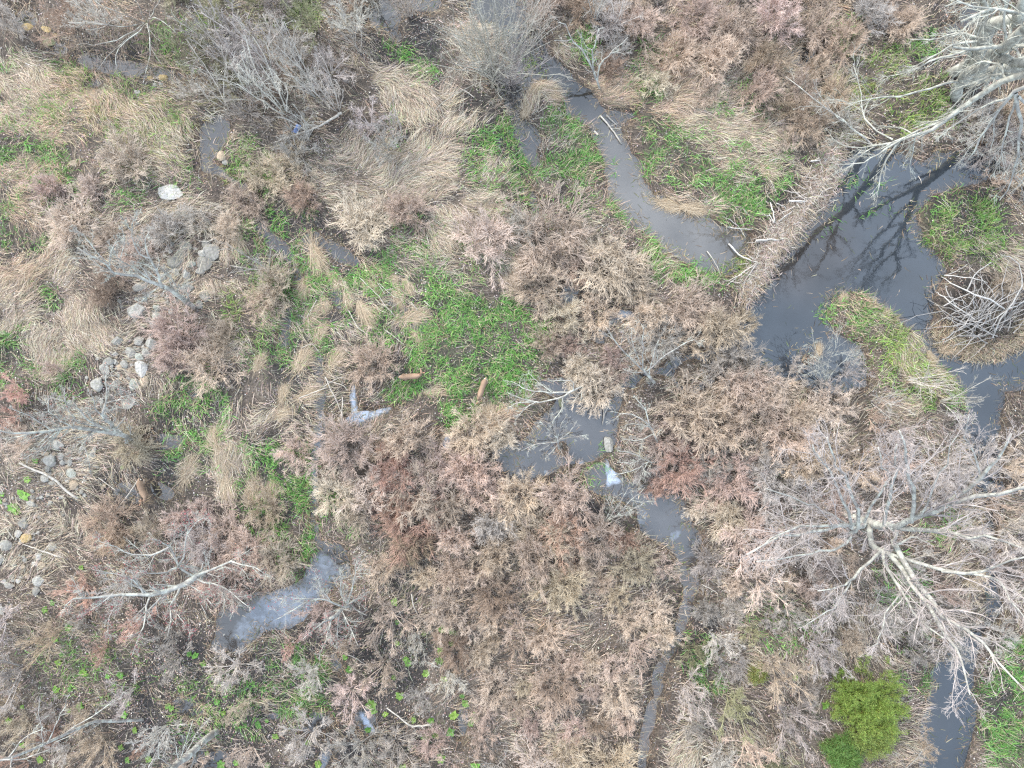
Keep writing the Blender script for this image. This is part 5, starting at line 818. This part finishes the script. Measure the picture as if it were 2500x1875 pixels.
STK = [([(834,276,.8),(820,282,.8),(770,312,.7),(695,338,.6),(672,347,.5)],.085,.025,'thick white fallen branch with broken end lying over grey brush',7),([(1523,149,G),(1550,156,.3),(1579,161,G)],.02,.012,'upper of two white sticks lying right of the forked stream tree',0),([(1518,159,G),(1550,162,.3),(1585,163,G)],.025,.015,'lower of two white sticks lying right of the forked stream tree',0),
 ([(1466,283,.1),(1490,310,.1),(1518,352,.05)],.05,.035,'grey log slanting across the stream below the fallen brush',4),([(1450,320,.04),(1460,330,.04)],.07,.06,'short pale log stub floating in the stream',0),([(1480,280,.15),(1500,300,.1),(1506,305,.1)],.02,.01,'thin twig crossing the stream log',0),
 ([(877,677,G),(920,720,.3),(964,772,G)],.022,.016,'long straight straw-pale stalk in the wet meadow',0),([(1036,735,G),(1051,749,G)],.03,.02,'short pale stick in green sedge above the deer',0),([(1004,738,G),(1019,757,G)],.022,.015,'pale stalk ending at the meadow tussock',0),([(938,804,G),(960,820,G),(987,842,G)],.03,.02,'forked pale stick upper left of the turned-head deer',0),([(837,848,G),(860,871,G)],.022,.014,'pale stick above the big straw bush',0),
 ([(1013,668,G),(1040,695,.3),(1074,732,G)],.03,.015,'pale branched stalk across upper deer meadow',5),([(851,758,G),(875,800,.3),(903,819,G)],.025,.016,'bent pale stalk around a meadow tussock',0),([(773,732,G),(760,755,G),(747,778,G)],.025,.016,'pale stalk standing by the narrow black runnel',0),([(822,810,G),(860,845,G)],.022,.014,'slanting straw stalk left of the big straw bush',0),([(921,690,G),(940,718,G)],.02,.014,'short white stalk among upper meadow shoots',0),([(925,692,G),(965,728,G)],.02,.012,'thin pale stalk crossing meadow shoots',0),
 ([(730,972,.3),(765,958,.4),(799,946,.3)],.028,.02,'straight pale stick crossing the narrow ditch',0),([(794,920,.4),(815,965,.4),(837,1015,.3)],.03,.02,'long pale pole leaning by the filmy sky-sheen puddle',0),([(836,969,.3),(835,1010,.5),(835,1050,.6)],.03,.02,'upright pale stem left of the filmy sky-sheen puddle',6),([(851,1044,G),(865,1062,.3),(877,1088,G)],.025,.015,'white stick below the filmy sky-sheen puddle',0),([(800,930,G),(835,940,.3),(850,955,G)],.025,.018,'crossing pale stick at the ditch head',0),([(790,945,.3),(820,925,.3),(845,920,G)],.022,.015,'thin pale stick at the ditch head',0),
 ([(336,1173,.5),(305,1218,.5),(269,1266,.3)],.035,.02,'long pale stick slanting past the rump of the lowest deer',3),([(240,1166,G),(262,1182,G),(284,1199,G)],.03,.018,'white stick beside the black muck hole',0),([(48,1130,.6),(90,1150,.6),(130,1169,.5),(160,1197,.4),(190,1216,.3)],.06,.08,'grey curved log across the stone rubble',4),([(57,1329,.3),(102,1345,.35),(149,1361,.3)],.03,.05,'pale broken log end among small stones',0),([(11,1280,.3),(22,1300,.3),(34,1316,.3)],.04,.03,'pale stick at the frame edge above the round stone',0),
 ([(564,1407,.4),(585,1422,.4),(608,1438,.3)],.03,.02,'pale stick right of the red-blossomed maple',0),([(1005,1450,.4),(1013,1488,.4),(1045,1528,.3)],.035,.02,'white forked stick over the dark muddy trail',5),([(974,1492,G),(980,1505,G),(987,1519,G)],.04,.03,'short thick white stick beside the muddy trail',0),([(837,1592,.4),(870,1608,.4),(901,1629,.3)],.025,.015,'pale stick in the wet muck below the slim tree',0),([(944,1728,.8),(975,1752,.9),(1005,1771,.8),(1030,1772,.6),(1054,1768,.4)],.03,.06,'thick curved branch over large cabbage leaves',7),
 ([(1714,1427,G),(1742,1442,.3),(1769,1464,G)],.035,.015,'white stick reaching the brook from the right bank',3),([(1309,1466,.5),(1330,1452,.5),(1347,1436,.5)],.04,.015,'white forked branch caught on tan shrubs',5),([(1584,1502,.5),(1605,1485,.6),(1628,1453,.6)],.03,.014,'pale twig branch left of the brook bend',4),([(1390,1310,.5),(1394,1336,.5),(1396,1362,.4)],.02,.014,'upright white stem among red-tinted shrubs',0),([(1471,972,.3),(1474,1005,.3),(1471,1038,.1)],.035,.015,'pinkish bare stem dipping into the middle pond',0),
 ([(1488,990,.6),(1478,1005,.5),(1471,1036,.1)],.02,.012,'thin pinkish stem joining the dipping stem',0),([(1860,338,G),(1877,356,G),(1889,392,G)],.03,.018,'bent white stick near the half-green tussock',0),([(1726,613,.1),(1745,640,.2),(1761,674,G)],.03,.018,'dark stick lying into the milky stream pool',0),([(1648,648,G),(1652,665,G),(1657,683,G)],.02,.014,'pale stalk in green bank sedge under the milky pool',0),([(1118,214,G),(1140,225,G),(1158,238,G)],.035,.02,'pale stick on mud left of the willow',0),([(828,338,G),(855,348,.3),(883,359,G)],.03,.016,'white stick below the fallen white branch',0),
 ([(740,357,.4),(715,390,.3),(686,408,G)],.03,.014,'thin pale branch pointing to green grass below the fallen branch',3),([(78,167,G),(117,171,.3),(156,175,G)],.025,.018,'straight pale stick on straw in the corner',0),([(428,231,G),(454,222,G)],.05,.04,'short broken log by the corner brook',0),([(1982,952,.4),(2015,970,.4),(2048,989,.3)],.03,.018,'white stick beside the shallow-water sapling',0),([(561,648,G),(600,655,.3),(640,660,G)],.022,.014,'long straight straw stalk right of the stone row',0),([(735,850,G),(760,840,.3),(780,860,G)],.02,.015,'pale stalk on combed straw by the ditch',0),([(1880,440,.2),(1895,470,.2)],.02,.014,'thin stick on black mud beside the dam',0),
 ([(2370,870,.1),(2423,850,.3),(2424,868,.2)],.02,.02,'short white peg under the lodge edge',0),([(1830,1125,.6),(1800,1140,.6),(1770,1150,.4)],.03,.015,'white lichened dead branch inside pink thicket',6),([(560,560,.5),(540,575,.5),(505,590,.4),(480,585,.3)],.03,.014,'white twiggy branch above the upper stones',6),([(590,800,.4),(560,815,.4),(500,840,.3)],.02,.01,'curved pale twig left of the leaning tree foot',3),([(2100,880,.3),(2120,900,.3)],.02,.012,'small pale twig on the grassy peninsula',0),([(2130,745,.3),(2143,705,1.2)],.016,.008,'thin dead stalk sticking up from the peninsula',0)]
for pts, r0, r1, lab, tw in STK: stick(pts, r0, r1, lab, twigs=tw)
# ------------------------------------------------------------------ beaver dam and beaver lodge
def limb_child(root, o0, pts, r0, r1, col, nm='branch'):
    q = curve_pts(pts, 8, .012); t = Tubes(); t.add(q, np.linspace(r0, r1, 8), 6); obj(nm, t.mesh(nm, origin=o0), M_DEAD, root, np.array(col) * RNG.uniform(.75, 1.2))
def debris(root, o0, x, y, z, n_each, spread, col):
    n = len(x) * n_each; X = np.repeat(x, n_each) + RNG.normal(0, spread, len(x) * n_each); Y = np.repeat(y, n_each) + RNG.normal(0, spread, n)
    V, F = blades(X, Y, np.maximum(hgt(X, Y), 0) + RNG.uniform(0, .16, n), RNG.uniform(-math.pi, math.pi, n), RNG.normal(.15, .35, n), RNG.uniform(.15, .6, n), RNG.uniform(.01, .026, n), RNG.normal(.2, .4, n))
    c = vary(pick(col, n), n, .2); return obj('debris', mesh_np('debris', V - o0, F, np.repeat(c, 5, 0)), M_STRAW, root)
DC = [(.42, .36, .31), (.36, .30, .25), (.26, .20, .15), (.48, .43, .38), (.18, .14, .10)]
o0 = P(1915, 575, .2); dam = tag(empty('beaver_dam', o0), 'curved beaver dam of grey sticks and mud holding back the dark pond', 'beaver dam')
spine = curve_pts([(2030, 372, 0), (1998, 450, 0), (1952, 520, 0), (1905, 575, 0), (1862, 640, 0), (1822, 715, 0)], 60)
spine[:, 0] += RNG.normal(0, 9, 60); spine[:, 1] += RNG.normal(0, 7, 60); debris(dam, o0, (spine[:, 0] - 1250) * S, (937.5 - spine[:, 1]) * S, 0, 190, .36, DC)
for pts, r0, r1 in [([(1845,588,.45),(1890,584,.5),(1941,578,.35)],.07,.05),([(1779,595,.1),(1809,626,.3),(1849,641,.45)],.05,.035),([(1881,495,.3),(1886,515,.5),(1892,541,.5)],.035,.025),([(1926,490,.4),(1945,491,.45),(1966,491,.4)],.05,.04),([(1979,393,.4),(2003,391,.4)],.05,.035),([(1824,518,.2),(1850,521,.35),(1880,527,.4)],.03,.02),([(1773,554,.1),(1805,558,.25),(1838,560,.35)],.03,.02),
 ([(1805,705,.3),(1827,672,.5),(1850,641,.5)],.03,.02),([(1802,463,.2),(1808,500,.3),(1824,522,.4)],.025,.015),([(1770,702,.2),(1810,668,.4),(1848,640,.5)],.028,.02),([(1762,527,.2),(1795,548,.2),(1822,580,.2)],.03,.015),([(1895,496,.5),(1915,505,.5),(1920,512,.4)],.025,.02),([(1878,522,.4),(1890,545,.45)],.03,.025),([(1862,668,.4),(1868,672,.3)],.05,.04),([(1900,540,.4),(1920,525,.45),(1935,515,.4)],.025,.02)]:
    limb_child(dam, o0, [P(*p) for p in pts], r0, r1, (.46, .435, .40))
for k in range(84):
    i = RNG.integers(6, 58); px, py = spine[i, 0] + RNG.normal(0, 14), spine[i, 1] + RNG.normal(0, 12); a = math.radians(RNG.normal(190, 45)); ln = RNG.uniform(18, 66)
    limb_child(dam, o0, [P(px, py, .42), P(px + ln * .5 * math.cos(a), py - ln * .5 * math.sin(a), .4), P(px + ln * math.cos(a), py - ln * math.sin(a), .18)], RNG.uniform(.018, .032), .011, (.38, .345, .31))
o0 = P(2400, 765, .3); lodge = tag(empty('beaver_lodge', o0), 'beaver lodge heaped with long bare grey branches in the pond', 'beaver lodge')
aa = RNG.uniform(0, 6.28, 90); rr_ = np.sqrt(RNG.random(90)); debris(lodge, o0, (2400 + 105 * rr_ * np.cos(aa) - 1250) * S, (937.5 - (775 + 80 * rr_ * np.sin(aa))) * S, 0, 34, .35, [(.10, .085, .07), (.16, .13, .10), (.30, .25, .20), (.07, .06, .05)]); ab = RNG.uniform(.1, 3.0, 50); debris(lodge, o0, (2395 + 108 * np.cos(ab) - 1250) * S, (937.5 - (790 + 68 * np.sin(ab))) * S, 0, 80, .3, [(.42, .34, .24), (.34, .27, .18), (.48, .40, .29), (.2, .15, .1)])
for pts, r0, r1 in [([(2452,754,1.1),(2389,723,1.5),(2354,707,1.3),(2313,688,.8),(2298,674,.5)],.05,.018),([(2423,824,.7),(2452,764,1.3),(2493,707,1.6),(2494,669,1.5),(2474,631,1.3),(2443,624,1.2)],.05,.018),([(2360,710,1),(2385,666,1.4),(2418,641,1.4)],.04,.018),([(2379,780,.9),(2335,748,1),(2297,720,.6),(2285,712,.3)],.045,.02),([(2335,748,.9),(2313,712,1),(2309,695,.9)],.03,.015),([(2300,830,.2),(2350,800,.8),(2420,770,1.3)],.035,.02),([(2310,672,.3),(2340,660,.5),(2362,646,.6)],.025,.012),([(2305,672,.3),(2380,680,.9),(2410,690,1.2)],.03,.015),([(2500,735,.9),(2440,770,1.2),(2380,800,.9)],.035,.02)]:
    limb_child(lodge, o0, [P(*p) for p in pts], r0, r1, (.42, .405, .38))
for k in range(96):
    px, py = RNG.normal(2395, 34), RNG.normal(785, 24); a = math.radians(RNG.choice([RNG.normal(58, 24), RNG.normal(150, 26), RNG.normal(20, 20), RNG.normal(215, 20)], p=[.5, .27, .13, .1])); ln = RNG.uniform(45, 135); b = RNG.normal(0, .14)
    mid = (px + ln * .5 * math.cos(a + b), py - ln * .5 * math.sin(a + b)); e = (px + ln * math.cos(a), py - ln * math.sin(a)); h2 = RNG.uniform(.4, 1.5)
    limb_child(lodge, o0, [P(px, py, RNG.uniform(.5, 1.1)), P(*mid, RNG.uniform(.9, 1.5)), P(*e, h2)], RNG.uniform(.014, .03), .008, (.36, .34, .32))

# ------------------------------------------------------------------ deer
def deer(px, py, head, label, neck, hd, bend=0.0, sc=1.0, c=(.26, .178, .125)):
    """heading in degrees (plan, counter-clockwise from east); neck = path, hd = (skull, nose) in body space (x forward, y left)"""
    x, y, _ = P(px, py, .75); root = tag(empty('deer', (x, y, max(gz(x, y), -.03)), math.radians(head)), label, 'deer', 'deer feeding in the marsh'); root.scale = (sc,) * 3
    V, F, n0 = [], [], 0
    def loft(st, ns=16):
        nonlocal n0
        for (cx, cy, cz, hw, hh, ax_) in st:
            ax_ = np.array(ax_, float); ax_ /= np.linalg.norm(ax_); sd = np.cross((0, 0, 1.0), ax_); sd = sd / (np.linalg.norm(sd) + 1e-9); upv = np.cross(ax_, sd)
            for k in range(ns):
                a = 2 * math.pi * k / ns; V.append(np.array((cx, cy, cz)) + sd * math.cos(a) * hw + upv * math.sin(a) * hh)
        for i in range(len(st) - 1):
            for k in range(ns): F.append((n0 + i * ns + k, n0 + i * ns + (k + 1) % ns, n0 + (i + 1) * ns + (k + 1) % ns, n0 + (i + 1) * ns + k))
        F.append(tuple(range(n0 + ns - 1, n0 - 1, -1))); F.append(tuple(range(n0 + (len(st) - 1) * ns, n0 + len(st) * ns))); n0 += len(st) * ns
    def path(pts, ws, hs, ns=12):
        p = np.array(pts, float); T = np.gradient(p, axis=0); loft([(*p[i], ws[i], hs[i], T[i]) for i in range(len(p))], ns)
    cv = lambda xx: bend * (xx + .1) ** 2
    st = [(-.56, .72, .05, .07), (-.52, .72, .11, .13), (-.42, .70, .155, .19), (-.28, .69, .165, .21), (-.10, .675, .155, .205), (.08, .665, .16, .215), (.25, .675, .16, .225), (.38, .70, .135, .20), (.48, .73, .095, .15)]
    loft([(a, cv(a), z, w, h, (1, 2 * bend * (a + .1), 0)) for a, z, w, h in st])
    nk = [(.36, cv(.36), .72)] + [(a, b + cv(.4), z) for a, b, z in neck]; m = len(nk); path(nk, np.linspace(.115, .062, m), np.linspace(.16, .075, m))
    s0, s1 = [np.array(q) + np.array((0, cv(.4), 0)) for q in hd]; path([s0 - (s1 - s0) * .22, s0, s0 + (s1 - s0) * .35, s0 + (s1 - s0) * .7, s1], [.045, .075, .066, .042, .026], [.05, .08, .07, .045, .03])
    for sd in (-1, 1):
        fx = .05 * sd
        path([(.33, .09 * sd + cv(.33), .68), (.34 + fx, .10 * sd + cv(.33), .50), (.35 + fx, .095 * sd, .33), (.345 + fx, .095 * sd, .08), (.37 + fx, .095 * sd, .0)], [.07, .055, .032, .024, .03], [.09, .07, .034, .026, .035], 8)
        path([(-.40, .10 * sd + cv(-.4), .70), (-.33 - fx, .125 * sd + cv(-.3), .50), (-.47 - fx, .115 * sd, .31), (-.44 - fx, .115 * sd, .08), (-.41 - fx, .115 * sd, .0)], [.085, .07, .033, .025, .03], [.13, .09, .036, .027, .035], 8)
    me = bpy.data.meshes.new('body'); me.from_pydata([tuple(v) for v in V], [], F); b = obj('body', me, M_FUR, root, c)
    rm = b.modifiers.new('remesh', 'REMESH'); rm.mode = 'VOXEL'; rm.voxel_size = .02; rm.use_smooth_shade = True; s_ = b.modifiers.new('smooth', 'SMOOTH'); s_.iterations = 4; s_.factor = .5
    dh = (s1 - s0) / np.linalg.norm(s1 - s0); sd_ = np.cross((0, 0, 1.), dh); sd_ /= np.linalg.norm(sd_) + 1e-9; up_ = np.cross(dh, sd_)
    for q in (-1, 1):
        e0 = s0 + sd_ * q * .06 + up_ * .04 - dh * .05; t = Tubes(); d = sd_ * q * .8 + up_ * .55 - dh * .25; d /= np.linalg.norm(d)
        t.add(np.array([e0, e0 + d * .05, e0 + d * .11, e0 + d * .17]), np.array([.014, .034, .032, .006]), 7); obj('ear', t.mesh('ear'), M_PLANT, root, (.36, .20, .13))
        bm = bmesh.new(); bmesh.ops.create_uvsphere(bm, u_segments=8, v_segments=6, radius=.016); m2 = bpy.data.meshes.new('eye'); bm.to_mesh(m2); bm.free(); obj('eye', m2, M_PLANT, root, (.012, .01, .008), tuple(s0 + dh * .07 + sd_ * q * .062 + up_ * .03))
    t = Tubes(); r0_ = cv(-.56); t.add(np.array([(-.54, r0_, .77), (-.60, r0_, .74), (-.64, r0_, .64), (-.645, r0_, .54)]), np.array([.03, .05, .045, .012]), 8); obj('tail', t.mesh('tail'), M_PLANT, root, (.40, .28, .20))
    t = Tubes(); 
    for q in (-1, 1): t.add(np.array([(-.535, r0_ + q * .075, .66), (-.57, r0_ + q * .06, .64), (-.575, r0_ + q * .05, .54)]), np.array([.03, .04, .02]), 7)
    obj('rump_patch', t.mesh('rump_patch'), M_PLANT, root, (.62, .58, .52)); return root
deer(1003, 919, 4, 'brown deer turning its head back toward the upper sedge', [(.50, .02, .78), (.60, .07, .84)], ((.63, .16, .86), (.56, .42, .80)), 0, 1.0)
deer(1177, 949, 250, 'brown deer grazing with head lowered into dead grass at the meadow end', [(.55, -.01, .66), (.68, .03, .48)], ((.74, .06, .36), (.83, .16, .12)), 0, .98)
deer(346, 1197, 291, 'brown deer curling its head aside by the black muck hole', [(.52, -.04, .74), (.60, -.17, .72)], ((.58, -.32, .70), (.46, -.50, .56)), .25, 1.0, (.26, .18, .125))

# ------------------------------------------------------------------ leafing bushes
def leafy(px, py, rx, ry, h, col, label, n):
    x, y, _ = P(px, py, h * .6); root = tag(empty('leafy_bush', (x, y, gz(x, y))), label, 'bush'); r = np.random.default_rng(int(px)); k = 80
    az = r.uniform(0, 6.28, k); tl = r.uniform(.1, 1.1, k); d = np.stack([np.cos(az) * np.sin(tl) * rx, np.sin(az) * np.sin(tl) * ry, np.cos(tl) * h / S], -1) * S
    b = np.stack([np.cos(az), np.sin(az), np.zeros(k)], -1) * .15; p0, r0 = grow(b, d, np.linalg.norm(d, axis=1) * r.uniform(.7, 1, k), np.full(k, .016), np.full(k, .006), 6, .1, .02, r)
    p1, r1 = spawn(p0, r0, 9, .2, 1, .7, .45, .7, 5, .15, .08, .005, r); p2, r2 = spawn(p1, r1, 4, .2, 1, .6, .5, .8, 4, .15, .08, .004, r); t = Tubes(); t.add(p0, r0, 4); t.add(p1, r1, 3); t.add(p2, r2, 3); obj('stems', t.mesh('stems'), M_TWIG, root, (.22, .19, .07))
    i = r.integers(0, len(p2), n); j = r.integers(0, 3, n); f = r.random(n)[:, None]; q = p2[i, j] * (1 - f) + p2[i, j + 1] * f + r.normal(0, .06, (n, 3)); dr = nrm(p2[i, j + 1] - p2[i, j] + r.normal(0, .06, (n, 3)))
    V, F = blades(q[:, 0], q[:, 1], q[:, 2], np.arctan2(dr[:, 1], dr[:, 0]) + r.normal(0, .5, n), np.arcsin(np.clip(dr[:, 2], -1, 1)) + r.normal(.1, .3, n), r.uniform(.08, .2, n), r.uniform(.011, .022, n), r.uniform(0, .6, n))
    obj('foliage', mesh_np('foliage', V, F, np.repeat(vary(np.array(col), n, .25, .07), 5, 0)), M_GRASS, root)
leafy(2118, 1712, 106, 112, 1.5, (.19, .265, .055), 'round lime-green bush just leafing out, the brightest plant of the marsh', 42000)
leafy(2130, 1790, 66, 56, 1.1, (.18, .24, .06), 'lime-green bush under pale bare stems below the round lime bush', 18000)
leafy(2058, 1835, 56, 56, .8, (.11, .20, .05), 'grass-green low bush by dark soil at the lower edge', 17000)
leafy(1845, 1640, 26, 26, .5, (.22, .26, .08), 'tiny olive bush on leaf litter among grey brush', 1500)
# ------------------------------------------------------------------ a scrap of blue plastic
x, y, _ = P(727, 318, .2); n = 14; u, v = np.meshgrid(np.linspace(-.5, .5, n), np.linspace(-.5, .5, n)); z = .10 * np.cos(u * 5) * np.cos(v * 3) + .12 * fbm(u * 3 + 9, v * 3, 1.5, 3, 2)
V = np.stack([u * .28 + .05 * v, v * .5, z], -1).reshape(-1, 3); V2 = V.copy(); V2[:, 2] -= .012; ii = np.arange(n * n).reshape(n, n); F = np.stack([ii[:-1, :-1], ii[:-1, 1:], ii[1:, 1:], ii[1:, :-1]], -1).reshape(-1, 4)
o = obj('plastic_scrap', mesh_np('plastic_scrap', np.concatenate([V, V2]), [F, (F + n * n)[:, ::-1]]), M_PLANT, None, (.16, .24, .46), (x, y, gz(x, y) + .06)); o.rotation_euler = (0, 0, -.4); tag(o, 'crumpled blue plastic scrap under the fallen white branch', 'litter')
finish_labels()
print('shrubs', NSH, 'objects', len(COL.objects))
